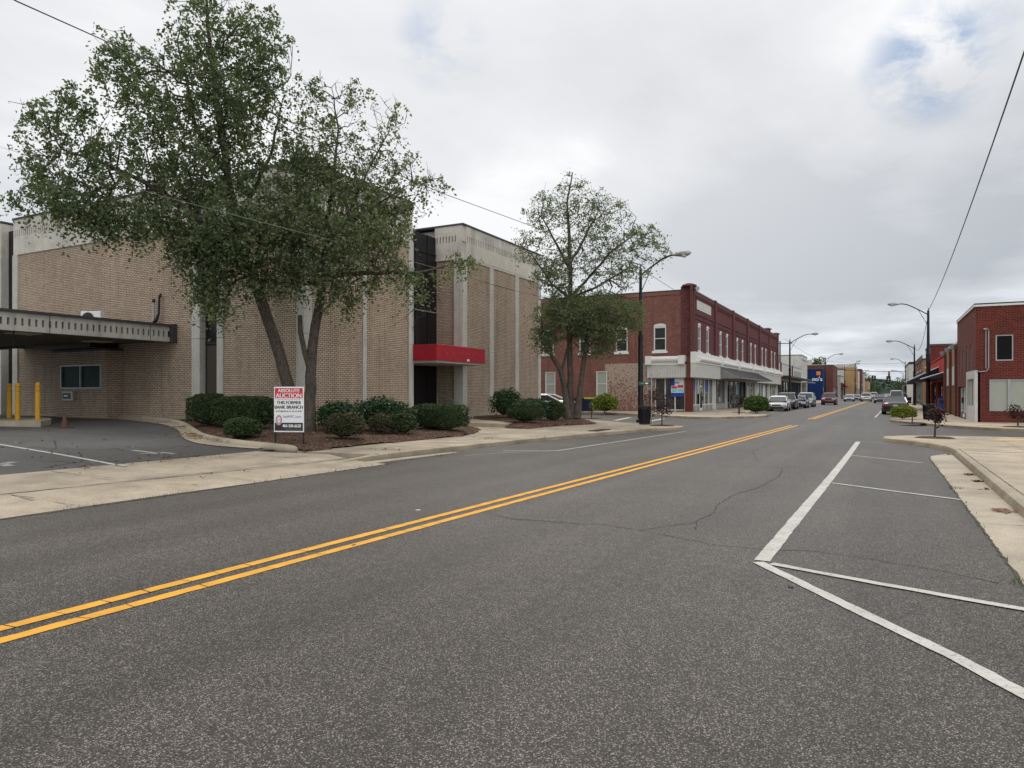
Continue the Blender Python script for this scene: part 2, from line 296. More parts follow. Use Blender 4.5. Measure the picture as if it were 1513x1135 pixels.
# ------------------------------------------------------------------ ground, road, pavements
def sheet(name, x0, x1, y0, y1, z, k, n=1):
    b = MB(); b.face([(x0, y0, z), (x1, y0, z), (x1, y1, z), (x0, y1, z)], k); return struct(b.build(name))
P('dirt', (.09, .10, .05), .95, var=.3)
sheet('ground', -2500, 2500, -300, 4500, -.06, 'dirt')
sheet('road', -75, 60, -25, 420, 0, 'asphalt')
def resamp(pts, step):
    out = [Vector(pts[0])]
    for a, b in zip(pts, pts[1:]):
        a, b = Vector(a), Vector(b); n = max(1, int((b-a).length/step))
        for i in range(1, n+1): out.append(a.lerp(b, i/n))
    return out
def smoothline(pts, it=2):
    pts = [Vector(p) for p in pts]
    for _ in range(it):
        q = [pts[0]]
        for a, b in zip(pts, pts[1:]): q += [a.lerp(b, .25), a.lerp(b, .75)]
        pts = q+[pts[-1]]
    return pts
def ribbon(b, pts, w, z, k, jit=0, zf=None):
    pts = resamp([(p[0], p[1], 0) for p in pts], .5 if jit == 0 else .12); L = []
    for i, p in enumerate(pts):
        t = (pts[min(i+1, len(pts)-1)]-pts[max(i-1, 0)]).normalized(); n = Vector((-t.y, t.x, 0)); ww = w[0]+(w[1]-w[0])*i/(len(pts)-1) if isinstance(w, tuple) else w
        c = p+n*random.uniform(-jit, jit); h = ww/2*(1 if jit == 0 else random.uniform(.94, 1.04) if jit <= .004 and ww > .05 else random.uniform(.4, 1.3)); L.append((c+n*h, c-n*h))
    for (a, b_), (c, d) in zip(L, L[1:]):
        q = [Vector((v.x, v.y, (zf(v.x) if zf else 0)+z)) for v in (b_, d, c, a)]; b.face(q, k)
def sweep(b, pts, prof, k, hs=None, side=1):       # kerb: profile (offset, height) swept along pts
    pts = [Vector((p[0], p[1], 0)) for p in pts]; rows = []
    for i, p in enumerate(pts):
        t = (pts[min(i+1, len(pts)-1)]-pts[max(i-1, 0)]).normalized(); n = Vector((-t.y, t.x, 0))*side; h = hs(p) if hs else 1
        z0 = p.z; rows.append([(p.x+n.x*o, p.y+n.y*o, z*h) for o, z in prof])
    m = len(prof)
    vs = [v for r in rows for v in r]; fs = []
    for i in range(len(rows)-1):
        for j in range(m-1):
            f = (i*m+j, i*m+j+1, (i+1)*m+j+1, (i+1)*m+j); fs.append(f if side > 0 else f[::-1])
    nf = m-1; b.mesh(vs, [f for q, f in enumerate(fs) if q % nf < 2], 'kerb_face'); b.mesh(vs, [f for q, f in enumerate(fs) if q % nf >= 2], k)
KP = [(0, 0), (.008, .085), (.018, .122), (.045, .135), (.17, .137), (.172, .1)]
# near-left block (bank side)
kerbL = smoothline([(-11.15, 11.8), (-11.06, 13.95), (-10.7, 18.3), (-9.8, 25.6), (-8.6, 30.2), (-7.9, 31.6), (-8.1, 32.6), (-9.2, 33.2), (-10.85, 34.2), (-13.4, 36.6), (-15.2, 38.3), (-24, 45.5), (-45, 60)])
slabL = [(p.x, p.y) for p in kerbL if p.y > 13.6]
n_in = [(x-.1, y-.03) if y < 31.6 and x > -12 else (x-.03, y-.1) for x, y in slabL]
b = MB(); b.prism(n_in+[(-45, 13.6)], -.02, .131, 'walk'); struct(b.build('pavement'))
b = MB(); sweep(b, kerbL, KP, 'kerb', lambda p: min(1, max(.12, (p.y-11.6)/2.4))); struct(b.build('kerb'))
b = MB()                                          # driveway apron beside the parking lot
cols = [(-10.2, .004), (-10.55, .012), (-11.15, .045), (-11.95, .095), (-14.3, .137), (-14.45, .139)]
ys = np.arange(-20, 13.9, .85)
vs = [(x+(.10 if i == 0 else 0)*math.sin(y*.7)*.6, y, z+(.07*max(0, (y-11)/2.6) if i in (3,) else 0)) for y in ys for i, (x, z) in enumerate(cols)]
m = len(cols); b.mesh(vs, [(j*m+i+1, j*m+i, (j+1)*m+i, (j+1)*m+i+1) for j in range(len(ys)-1) for i in range(m-1)], 'walk')
struct(b.build('pavement'))
b = MB()
ribbon(b, [(p.x+.33, p.y) for p in kerbL if 11.8 < p.y < 17.5], (.62, .25), .006, 'gutter'); struct(b.build('gutter'))
# joints of the left pavement
b = MB()
for a, c in (((-12.05, -15), (-11.95, 6)), ((-11.95, 6), (-11.2, 15)), ): ribbon(b, resamp([(*a, 0), (*c, 0)], 1), .045, .0, 'joint', .01, lambda x: .137 if x < -12.2 else .098)
for y in (-3.5, -.3, 2.9, 6.1, 9.4): ribbon(b, [(-10.4, y), (-11.15, y)], .02, .03, 'joint', .006)
for y in (6.0, 9.4): ribbon(b, [(-12.0, y), (-11.2, y-.02)], .03, .088, 'joint', .006)
ribbon(b, [(-10.15, y+0.0) for y in np.arange(-12, 14, .5)], .05, .0065, 'joint', .035)
for y in (7.8, 12.2): ribbon(b, [(-12.1, y), (-14.2, y+.1)], .02, .1375, 'joint', .006, None)
struct(b.build('pavement_joint'))
b = MB()
for y in np.arange(14.0, 31, 2.2):
    x0 = np.interp(y, [13.95, 18.3, 25.6, 31.6], [-11.06, -10.7, -9.8, -8.2]); b.box(x0-.17, x0-.03, y-.006, y+.006, .0, .1385, 'joint')
struct(b.build('kerb_joint'))
b = MB()
for y in np.arange(3, 22, 2.6): ribbon(b, [(1.745, y), (1.87, y)], .012, .1565, 'joint', .002)
struct(b.build('kerb_joint'))
b = MB()
for y in np.arange(15.2, 33, 1.9):
    x0 = np.interp(y, [13.95, 18.3, 25.6, 31.6], [-11.06, -10.7, -9.8, -8.2])-.2; ribbon(b, [(x0, y), (-14.2, y+.1)], .022, .1335, 'joint', .006)
ribbon(b, [(-12.3, 14.6), (-12, 20), (-11.2, 27), (-10.4, 32)], .02, .1335, 'joint', .006)
struct(b.build('pavement_joint'))
b = MB(); c = G(889, 641); b.box(c.x-.28, c.x+.12, c.y-.75, c.y+.75, .0, .165, 'iron'); b.box(c.x-.1, c.x+.14, c.y-.5, c.y+.5, .01, .12, 'crack'); b.box(c.x-.45, c.x-.28, c.y-.6, c.y+.6, .1, .15, 'kerb')
tag(b.build('storm_drain'), 'rusty iron storm drain inlet set in the left kerb', 'storm drain')
# parking lot
b = MB(); xs = [-14.4, -20, -29.6, -60]; b.mesh([(x, y, lotz(x)) for x in xs for y in (-20, 21)], [(2*i+1, 2*i+0, 2*i+2, 2*i+3) for i in range(3)], 'lot'); struct(b.build('parking_lot'))
def LR(name, lines, w, k, jit=0, z=.006):
    b = MB()
    for pts in lines: ribbon(b, [GL(*p) for p in pts], w, z, k, jit, lotz)
    return struct(b.build(name))
LR('lot_marking', [[(0, 657), (90, 672), (187, 689)], [(-160, 640), (0, 657)]], .11, 'white')
LR('arrow_marking', [[(195, 665.5), (232, 670)], [(207, 670.5), (240, 671)], [(236, 668.5), (258, 671)]], .16, 'white_faint')
LR('arrow_marking', [[(-20, 690), (20, 683)], [(0, 686), (15, 689)]], .2, 'white_faint')
LR('lot_crack', [[(0, 662), (60, 662), (105, 664), (160, 665), (170, 662), (185, 667)], [(80, 650), (84, 663), (70, 668)], [(28, 656), (34, 652), (46, 651)], [(112, 691), (128, 687), (140, 687)], [(150, 683), (200, 682), (250, 679), (300, 672)], [(60, 692), (110, 684), (60, 681)], [(0, 645), (120, 640), (230, 646)], [(152, 651), (158, 648)], [(116, 668), (121, 676), (119, 683)]], .035, 'crack', .03, .004)
# curved concrete border and kerb of the planting bed
cv = smoothline([GL(*p) for p in ((100, 619), (150, 619.5), (185, 621), (225, 625), (252, 630), (266, 638), (268, 647), (285, 655), (320, 660), (380, 664))])
b = MB(); L = []
inn = smoothline([GL(*p) for p in ((100, 617), (150, 617.5), (200, 618.5), (245, 621.5), (272, 628), (290, 637), (300, 645), (320, 651), (370, 656), (400, 660))])
for i in range(len(cv)-1): b.face([(q.x, q.y, lotz(q.x)+.02) for q in (cv[i], cv[i+1], inn[i+1], inn[i])], 'walk')
b.f = [f if (Vector(b.v[f[1]])-Vector(b.v[f[0]])).cross(Vector(b.v[f[2]])-Vector(b.v[f[0]])).z > 0 else f[::-1] for f in b.f]
struct(b.build('pavement'))
b = MB(); kb = smoothline([GL(*p) for p in ((212, 619.5), (250, 623), (274, 629), (286, 639), (300, 648), (345, 657), (400, 662.5), (438, 666))]); rows = []
b.tube([(p.x, p.y, lotz(p.x)+.02) for p in kb], [.13]*(len(kb)-3)+[.12, .10, .06], 'kerb', 8); struct(b.build('kerb', smooth=True))
# planting beds
def inpoly(x, y, P_):
    c = False; n = len(P_)
    for i in range(n):
        a, d = P_[i], P_[i-1]
        if (a[1] > y) != (d[1] > y) and x < (d[0]-a[0])*(y-a[1])/(d[1]-a[1])+a[0]: c = not c
    return c
def distp(x, y, P_):
    p = np.array([x, y]); A = np.array(P_); Bb = np.roll(A, -1, 0); d = Bb-A; t = np.clip(((p-A)*d).sum(1)/np.maximum((d*d).sum(1), 1e-9), 0, 1); return np.sqrt((((A+d*t[:, None])-p)**2).sum(1)).min()
BEDS = []
def bed(poly, h, label):
    poly = [(p[0], p[1]) for p in smoothline([(q[0], q[1], 0) for q in poly+[poly[0]]], 1)][:-1]; BEDS.append((poly, h)); st = .14
    xs = np.arange(min(p[0] for p in poly)-st, max(p[0] for p in poly)+st, st); ys = np.arange(min(p[1] for p in poly)-st, max(p[1] for p in poly)+st, st)
    b = MB(); idx = {}; vs = []; fs = []
    def vid(i, j):
        if (i, j) not in idx:
            x = xs[i]+random.uniform(-.05, .05); y = ys[j]+random.uniform(-.05, .05); ins = inpoly(x, y, poly); dd = distp(x, y, poly)
            z = lotz(x)+(h*min(1, dd/.9)*(2-min(1, dd/.9)) if ins else -.01)+random.uniform(0, .025)*(1 if ins else 0)+.005*ins; idx[i, j] = len(vs); vs.append((x, y, z))
        return idx[i, j]
    for i in range(len(xs)-1):
        for j in range(len(ys)-1):
            if inpoly(xs[i]+st/2, ys[j]+st/2, poly): fs.append((vid(i, j), vid(i+1, j), vid(i+1, j+1), vid(i, j+1)))
    b.mesh(vs, fs, 'mulch'); return struct(b.build('planting_bed', smooth=True), 'structure', label)
g2 = lambda px, py: tuple(G(px, py, .15))[:2]
bed1 = [tuple(GL(250, 621))[:2], tuple(GL(270, 628))[:2], tuple(GL(283, 638))[:2], tuple(GL(297, 647))[:2], tuple(GL(345, 655.5))[:2], tuple(GL(400, 661))[:2], tuple(GL(440, 666))[:2], g2(452, 667), g2(500, 661.5), g2(560, 655.5), g2(640, 648), g2(696, 643), (-15.4, 26.6), (-20.1, 27.3), (-20.1, 20.4), (-29, 20.4)]
bed(bed1, .14, 'brown mulch bed around the hedges and twin trees')
bed2 = [(-19.9, 32.4), (-17.2, 30.2), g2(763, 635), g2(822, 629.3), g2(860, 627.3), g2(885, 626.3), g2(868, 621), g2(852, 617.5), (-16.8, 41), (-20.1, 42.5)]
bed(bed2, .16, 'brown mulch bed below the three-stemmed tree')
def bedz(x, y):
    z = lotz(x) if y < 21 or x > -20 else .5
    for poly, h in BEDS:
        if inpoly(x, y, poly): dd = min(1, distp(x, y, poly)/.9); z += h*dd*(2-dd)
    return z
# far-left block, far-right block, near-right block
b = MB(); kF = smoothline([(-45, 69), (-22.7, 54.4), (-15, 49.5), (-11.2, 45.6), (-9.6, 45.6), (-7.2, 49), (-6.9, 52), (-8.0, 55.5), (-9.9, 58), (-9.7, 80), (-8, 140), (-7, 300)])
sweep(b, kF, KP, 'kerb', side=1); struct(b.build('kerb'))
b = MB(); b.prism([(p.x-.09, p.y+.04) for p in kF]+[(-45, 300)], -.02, .13, 'walk'); struct(b.build('pavement'))
b = MB(); kR = smoothline([(60, 34), (20, 35.2), (5.3, 36.5), (3.7, 37.7), (2.3, 40.4), (.9, 44), (.25, 47.2), (.9, 49.5), (2.1, 52), (2.4, 80), (3.2, 140), (4, 300)])
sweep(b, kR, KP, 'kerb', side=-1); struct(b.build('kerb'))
b = MB(); b.prism([(p.x+.07, p.y+.08) for p in kR]+[(60, 300)], -.02, .13, 'walk'); struct(b.build('pavement'))
kN = smoothline([(1.65, -18), (1.65, -10), (1.62, 11), (1.7, 20.8), (1.72, 22.4), (1.62, 23.6), (1.1, 25.3), (.35, 26.4), (-.05, 27.1), (.15, 28.1), (1.0, 28.9), (2.2, 29.2), (4.2, 29.3), (15, 29.3), (60, 28.6)], 2)
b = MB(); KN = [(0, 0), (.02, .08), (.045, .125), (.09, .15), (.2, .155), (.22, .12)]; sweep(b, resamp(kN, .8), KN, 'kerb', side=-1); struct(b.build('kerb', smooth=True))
b = MB(); b.prism([(p.x+(.16 if p.y < 26 else .05), p.y-(.14 if p.y > 28.4 else 0)+(.1 if 25 < p.y < 28 else 0)) for p in kN]+[(60, -18)], -.02, .145, 'walk'); struct(b.build('pavement'))
b = MB(); b.mesh([(x, y, z) for y in (-18, 0, 10, 16, 20.9, 21.5, 22.3) for x, z in ((1.08+(.45 if y > 22 else .1 if y > 21 else 0), .005), (1.66, .018))], [(2*i, 2*i+1, 2*i+3, 2*i+2) for i in range(6)], 'gutter')
b.f = [f if (Vector(b.v[f[1]])-Vector(b.v[f[0]])).cross(Vector(b.v[f[2]])-Vector(b.v[f[0]])).z > 0 else f[::-1] for f in b.f]; struct(b.build('gutter'))
b = MB()
for y in (4.4, 7.5, 10.6, 13.7, 16.8, 19.9): ribbon(b, [(1.12, y), (1.64, y)], .014, .0185, 'joint', .004)
ribbon(b, [(1.845, -10), (1.845, 22.4)], .02, .1565, 'joint', .005)
ribbon(b, [(3.3, -10), (3.35, 29)], .016, .1465, 'joint', .006)
for y in np.arange(-4, 28, 3.1): ribbon(b, [(1.9, y), (9.5, y+.15)], .018, .1465, 'joint', .006)
ribbon(b, [(1.9, 21.9), (4.3, 21.4)], (.10, .02), .1475, 'crack', .02); ribbon(b, [(1.08, -10), (1.08, 21)], .03, .0065, 'joint', .014)
struct(b.build('pavement_joint'))
for pts in ([(1470, 650.5), (1600, 649)], ):
    b = MB(); ribbon(b, [G(*p, .145) for p in pts], .5, .1495, 'ramp'); struct(b.build('painted_ramp'))
b = MB(); ribbon(b, [(4.0, 38.1), (5.1, 37.5)], .5, .1335, 'ramp'); ribbon(b, [(-12.1, 47.3), (-11.0, 46.4)], .4, .1335, 'ramp'); struct(b.build('painted_ramp'))
# road paint
def RP(name, lines, k, w=.11, z=.005, jit=0, sm=False):
    b = MB()
    for l in lines:
        pts, ww = (l[0], l[1]) if isinstance(l[1], (float, tuple)) and not hasattr(l[0], 'x') and isinstance(l[0], list) else (l, w)
        q = [G(*p) if len(p) == 2 else Vector(p) for p in pts]
        if sm: q = smoothline(q)
        ribbon(b, q, ww, z, k, jit or min(.004, w*.04))
    return struct(b.build(name))
P('stain', (.05, .048, .044), .8)
for dx in (0, .275): RP('centre_line', [[(-5.72+dx, -6, 0), (-5.46+dx, 2.7, 0), (-5.19+dx, 9.8, 0), (-4.72+dx, 21, 0), (-4.07+dx, 38.5, 0)]], 'yellow', .125)
for dx in (0, .27): RP('centre_line', [[(-4.1+dx, 48, 0), (-3.5+dx, 90, 0), (-2.7+dx, 165, 0)]], 'yellow', .125)
b = MB()
for y in np.arange(-2, 12, .34):
    for dx in (0, .275):
        x = np.interp(y, [-6, 2.7, 9.8, 21], [-5.72, -5.46, -5.19, -4.72])+dx
        if random.random() < .65: ribbon(b, [(x-.07, y+random.uniform(-.02, .02)), (x+.07, y+random.uniform(-.03, .03))], .007, .008, 'hair', .003)
struct(b.build('paint_crack'))
RP('parking_line', [[(1126, 829), (1178, 765), (1222.5, 712), (1252, 675), (1268, 653)]], 'white', .15, sm=True)
RP('parking_line', [[(1120, 831.5), (1306, 922), (1406, 970), (1600, 1073)]], 'white', .115, .0075)
RP('parking_line', [[(1140, 834), (1300, 864), (1420, 885.5), (1580, 913)]], 'white', .10, .010)
RP('parking_line', [[(1228, 714), (1330, 727.5), (1421, 739)]], 'white', .09, .0075)
RP('parking_line', [[(1257, 673), (1363, 684.5)]], 'white', .08, .0075); RP('parking_line', [[(1272, 652.8), (1370, 660)]], 'white_faint', .06, .0075)
RP('parking_line', [[(744, 666.5), (824, 666.3), (1013, 637.8)]], 'white', .09, .0075); RP('parking_line', [[(687, 673.5), (744, 669), (824, 666.5)]], 'white_faint', .07, .0055)
RP('parking_line', [[(1293, 617), (1306, 603.2)]], 'white', .12)
RP('crossing_line', [[(909, 621.5), (931, 617)], [(960, 622.5), (980, 619)]], 'white', .3)
RP('parking_line', [[(1140, 609.5), (1200, 599.5), (1262, 590.5)]], 'white_faint', .12)
RP('road_crack', [[(724, 761), (760, 767), (850, 774), (890, 775), (945, 784), (1000, 795), (1060, 806), (1130, 812.5), (1200, 814), (1270, 824), (1345, 836), (1420, 850), (1478, 862)], [(1157, 692), (1150, 705), (1120, 721), (1085, 731), (1062, 745), (1055, 758), (1030, 770), (1029, 783)], [(945, 784), (985, 778), (1030, 772)], [(1290, 683), (1330, 692), (1362, 693)], [(850, 686), (870, 690), (905, 693)],
   [(1112, 668), (1120, 682), (1150, 684), (1170, 690)], [(1112, 668), (1130, 660), (1145, 655)]], 'hair', .013, .003, .02)
RP('road_crack', [[(1130, 604), (1180, 601)], [(1060, 690), (1180, 691)], [(300, 724), (360, 716.5)]], 'hair', .022, .003, .02)
for px, py, s, k in ((618, 754, .05, 'white'), (523, 806, .03, 'brown2'), (1120, 640, .08, 'white_faint'), (1168, 868, .03, 'crack'), (1345, 650, .1, 'crack')):
    if k == 'brown2': k = 'crack'
    p = G(px, py); b = MB(); q = [(p.x+s*random.uniform(.5, 1)*math.cos(a*1.05), p.y+s*random.uniform(.6, 1.4)*math.sin(a*1.05)) for a in range(6)]; b.prism(q, .001, .008, k); struct(b.build('debris'), 'stuff', 'small scrap of litter lying on the asphalt')
# ------------------------------------------------------------------ loose leaves
def litter(name, spots, label, k='dead_leaf', s=.045):
    b = MB()
    for (x, y, z, r, n) in spots:
        for _ in range(n):
            a = random.uniform(0, 6.28); q = random.gauss(0, .5)*r; px, py = x+q*math.cos(a), y+q*math.sin(a)*1.3; t = random.uniform(0, 6.28); l = random.uniform(.6, 1.3)*s
            u = Vector((math.cos(t), math.sin(t), random.uniform(-.25, .5)))*l; v = Vector((-math.sin(t), math.cos(t), random.uniform(-.3, .5)))*l*.6; c = Vector((px, py, z+.012))
            b.face([c-u, c+v*.8, c+u, c-v], k)
    return struct(b.build(name), 'stuff', label)
sp = []
for px, py, r, n in ((1478, 755, .16, 40), (1433, 701.5, .13, 34), (1445, 711.5, .11, 26), (1457, 723, .1, 12), (1490, 757, .12, 8), (1410, 672, .2, 16)):
    p = G(px, py, .02); sp.append((min(p.x, 1.58), p.y, .02, r, n))
litter('fallen_leaves', sp, 'small heaps of brown leaves in the right gutter')
sp = []
for px, py, r, n in ((285, 645, .8, 130), (300, 648, .8, 150), (270, 634, .6, 60), (320, 652, .9, 90), (350, 655, .9, 60), (240, 628, 1, 40), (380, 657, .9, 40)):
    p = GL(px, py); sp.append((p.x, p.y, p.z+.08, r, n))
for px, py, r, n in ((170, 682, 1.6, 40), (250, 676, 1.2, 50), (120, 690, 1, 20), (300, 706, 1, 12), (720, 648, .5, 22), (803, 646, .4, 14), (590, 670, .5, 10), (570, 664, .5, 12)):
    p = GL(px, py) if px < 400 and py < 700 else G(px, py, .13); sp.append((p.x, p.y, p.z+.004, r, n))
for poly, h in BEDS:
    xs_ = [p[0] for p in poly]; ys_ = [p[1] for p in poly]
    for _ in range(170):
        x, y = random.uniform(min(xs_), max(xs_)), random.uniform(min(ys_), max(ys_))
        if inpoly(x, y, poly): sp.append((x, y, bedz(x, y)+.02, .25, 4))
        elif distp(x, y, poly) < .35 and x > -20: sp.append((x, y, .14, .2, 3))
for _ in range(60): x = random.uniform(-29, -14.5); sp.append((x, random.uniform(9, 19), lotz(x)+.003, .5, 2))
litter('fallen_leaves', sp, 'brown leaves scattered along the bed edge and lot')
def tufts(name, spots, label, k):
    b = MB()
    for x, y, z, r, n in spots:
        for _ in range(n):
            c = Vector((x+random.gauss(0, r), y+random.gauss(0, r*1.5), z)); a = random.uniform(0, 6.28); t = Vector((math.cos(a)*.03, math.sin(a)*.03, random.uniform(.02, .06))); w = Vector((-math.sin(a), math.cos(a), 0))*.005
            b.face([c-w, c+w, c+t], k)
    return struct(b.build(name), 'stuff', label)
sp = [(1.08+random.uniform(-.02, .02), y, .005, .02, 3) for y in np.arange(5, 20, .28) if random.random() < .55]+[(G(1412, 722).x, G(1412, 722).y, 0, .06, 34), (G(1510, 862).x, G(1510, 862).y, 0, .05, 30)]
p = G(1295, 826); sp += [(p.x, p.y, -.02, .08, 14)]; p = G(1350, 837); sp += [(p.x, p.y, -.02, .06, 10)]
for y in np.arange(6, 17, .2):
    if random.random() < .5: sp.append((-10.22+random.uniform(-.05, .05)-.03*max(0, y-12), y, 0, .06, random.randint(2, 14)))
for px, py in ((262, 678), (275, 676), (290, 674), (250, 672), (285, 660)):
    p = GL(px, py); sp.append((p.x, p.y, p.z, .25, 70))
tufts('weeds', sp, 'thin weeds growing in the gutter and pavement cracks', 'boxwood')
# ------------------------------------------------------------------ bank building
BZ = .45; ZT = 10.72; ZF = 8.88
bank = thing('bank_building', 'tan brick two storey bank with pebbled concrete pilasters and red entrance canopy', 'building', (-30, 31, BZ))
def wallq(mb, fc, P_, u0, u1, z0, z1, k, ops=(), reveal=.14, kr=None):   # wall skin with real openings
    us = sorted({u0, u1, *[min(max(o[0], u0), u1) for o in ops], *[min(max(o[1], u0), u1) for o in ops]}); zs = sorted({z0, z1, *[o[2] for o in ops], *[o[3] for o in ops]})
    def pt(u, d, z): return {'-y': (u, P_-d, z), '+x': (P_+d, u, z), '-x': (P_-d, u, z)}[fc]
    flip = fc == '-x'
    def q(a, b_, c, d, kk): mb.face([a, b_, c, d] if not flip else [d, c, b_, a], kk)
    for ua, ub in zip(us, us[1:]):
        for za, zb in zip(zs, zs[1:]):
            um, zm = (ua+ub)/2, (za+zb)/2
            if any(o[0] < um < o[1] and o[2] < zm < o[3] for o in ops): continue
            q(pt(ua, 0, za), pt(ub, 0, za), pt(ub, 0, zb), pt(ua, 0, zb), k)
    for o in ops:
        a, c, e, f = o[:4]; r = -reveal; kk = kr or k
        q(pt(a, 0, e), pt(a, r, e), pt(a, r, f), pt(a, 0, f), kk); q(pt(c, r, e), pt(c, 0, e), pt(c, 0, f), pt(c, r, f), kk)
        q(pt(a, 0, f), pt(a, r, f), pt(c, r, f), pt(c, 0, f), kk); q(pt(a, r, e), pt(a, 0, e), pt(c, 0, e), pt(c, r, e), kk)
def slotband(mb, fc, P_, u0, u1, z0, z1, zs0, zs1, k, step=.19, w=.075, back=.30):
    """concrete band with a row of narrow recessed slots"""
    mb.w(fc, P_, u0, u1, .05, -back, z0, zs0, k); mb.w(fc, P_, u0, u1, .05, -back, zs1, z1, k)
    mb.w(fc, P_, u0, u1, -.06, -back, zs0, zs1, 'joint'); n = int((u1-u0)/step); st = (u1-u0)/n
    for i in range(n):
        a = u0+i*st; mb.w(fc, P_, a, a+st-w, .05, -.06, zs0, zs1, k)
# volumes: A (corner), B (right of entrance), C (left of recess)
b = MB()
XA, YA = -20.0, 20.6
def brickface(fc, P_, u0, u1): b.w(fc, P_, u0, u1, 0, -.3, BZ-.4, ZF, 'tan_brick')
b.box(-24.8, XA, YA, 27.7, BZ-.4, ZF, 'tan_brick'); b.box(-32, XA, 32.4, 42.0, BZ-.4, ZF, 'tan_brick'); b.box(-40.3, -26.0, YA, 30, BZ-.4, ZF, 'tan_brick')
b.build('wall', bank)
b = MB(); b.box(-39.9, -24.9, YA+1.3, 41.8, BZ, ZT-.35, 'bronze'); b.box(-25.2, -21.7, 23, 41.5, BZ, ZT-.55, 'bronze'); b.box(-41.6, -40.2, YA+.3, 32, BZ, ZT-.4, 'bronze'); b.box(-26.05, -24.7, YA+.24, 22.2, BZ, ZT-.5, 'bronze')
for y in np.arange(28.2, 32.3, 1.1): b.box(-21.71, -21.67, y-.02, y+.02, BZ, ZT-.55, 'bronze')
for z in (6.05, 9.2): b.box(-21.7, -21.64, 27.7, 32.4, z-.03, z+.03, 'grey_metal' if z < 7 else 'bronze')
for x in (-25.85, -25.0): b.box(x-.03, x+.03, YA+.19, YA+.24, BZ, ZT-.5, 'dark_metal')
b.box(-25.9, -24.9, YA+.18, YA+.24, 3.75, 3.85, 'dark_metal'); b.build('wall_panel', bank)
b = MB()
for u0, u1 in ((-25.85, -25.0),): b.w('-y', YA+.24, u0, u1, 0, .03, BZ+.15, 3.7, 'brown'); b.w('-y', YA+.24, u0, u1, .03, .05, 1.35, 1.4, 'dark_metal')
b.build('door', bank)
b = MB(); b.w('+x', -21.7, 28.4, 30.0, .02, .08, BZ, 2.95, 'bronze_glass'); b.w('+x', -21.7, 28.35, 28.42, .02, .12, BZ, 3.0, 'dark_metal'); b.w('+x', -21.7, 29.2, 29.26, .02, .12, BZ, 3.0, 'dark_metal'); b.w('+x', -21.7, 30.0, 30.07, .02, .12, BZ, 3.0, 'dark_metal'); d_ = b.build('door', bank)
b = MB(); b.tube([(-21.5, 29.1, 1.4), (-21.5, 29.1, 1.75)], .015, 'galv'); b.build('handle', d_)
b = MB()
ZS0, ZS1 = 9.83, 10.18
for u0, u1 in ((-40.35, -25.95), (-24.85, XA-.02)): slotband(b, '-y', YA, u0, u1, ZF, ZT, ZS0, ZS1, 'fascia')
for u0, u1 in ((YA+.34, 27.75), (32.4+.25, 42.05)): slotband(b, '+x', XA, u0, u1, ZF, ZT, ZS0, ZS1, 'fascia')
slotband(b, '-y', 32.35, -21.75, XA+.0, ZF, ZT, ZS0, ZS1, 'fascia')
b.box(-44.5, -41.5, YA-.05, YA+.6, ZF, ZT-.03, 'fascia'); b.box(XA-.3, XA+.049, 32.301, 32.66, ZS0, ZS1, 'fascia'); b.box(XA-.3, XA+.049, YA-.049, YA+.35, ZS0, ZS1, 'fascia')
b.box(-24.8, -20.35, YA+.3, 27.7, ZF, ZT-.06, 'fascia'); b.box(-31.9, -20.33, 32.7, 41.95, ZF, ZT-.07, 'fascia'); b.box(-40.2, -26.1, YA+.3, 29.9, ZF, ZT-.08, 'fascia')
b.w('+x', XA+.052, 34.1, 39.9, 0, .012, 9.0, 9.78, 'cream_panel')
fa = b.build('fascia', bank)
b = MB()
for x0, x1, y0, y1 in ((-24.95, XA+.09, YA-.09, 27.8), (-32, XA+.093, 32.26, 42.1), (-40.4, -25.9, YA-.093, 30), (-45, -41.45, YA-.09, 31)): b.box(x0, x1, y0, y1, ZT+.001, ZT+.09, 'coping')
b.build('roof_edge', bank)
def pil(u0, u1, fc, P_, d=.06, z0=BZ-.1, z1=ZF): 
    b = MB(); b.w(fc, P_, u0, u1, d, -.02, z0, 3.98, 'pebble'); b.w(fc, P_, u0, u1, d, -.02, 4.0, z1, 'pebble'); b.build('pilaster', bank)
def pilc(x0, x1, y0, y1): 
    b = MB(); b.box(x0, x1, y0, y1, BZ-.1, 3.98, 'pebble'); b.box(x0, x1, y0, y1, 4.0, ZF, 'pebble'); b.build('pilaster', bank)
pilc(-20.36, XA+.07, YA-.07, YA+.36); pilc(-24.87, -24.5, YA-.07, YA+.25); pilc(-26.45, -25.93, YA-.07, YA+.28); pilc(-40.42, -39.95, YA-.07, YA+.3); pilc(-44.5, -41.5, YA-.07, YA+.55)
pilc(-20.33, XA+.07, 27.42, 27.78); pilc(-20.5, XA+.07, 32.28, 32.72); pilc(-20.3, XA+.07, 41.7, 42.08)
for p0, p1 in ((535, 540.5), (723, 728.3), (760.5, 765.6)): pil(onX(p0, XA), onX(p1, XA), '+x', XA)
b = MB(); b.box(XA-.1, XA+.45, 32.2, 42.2, .1, BZ+.12, 'kerb'); b.box(XA-.1, XA+.16, YA-.16, 27.8, .2, BZ+.1, 'kerb'); b.box(-40.3, XA-.1, YA-.18, YA, .2, BZ+.14, 'kerb'); b.build('plinth', bank)
b = MB(); b.box(-21.7, XA+.5, 27.8, 32.3, .1, BZ+.02, 'walk'); b.box(XA+.5, XA+.9, 27.9, 32.1, .1, BZ-.13, 'walk'); b.prism([(-19.2, 28), (-14.8, 27.3), (-14.6, 30.5), (-17.3, 30.3), (-19.2, 32)], .05, .30, 'walk'); b.build('entrance_step', bank)
b = MB()
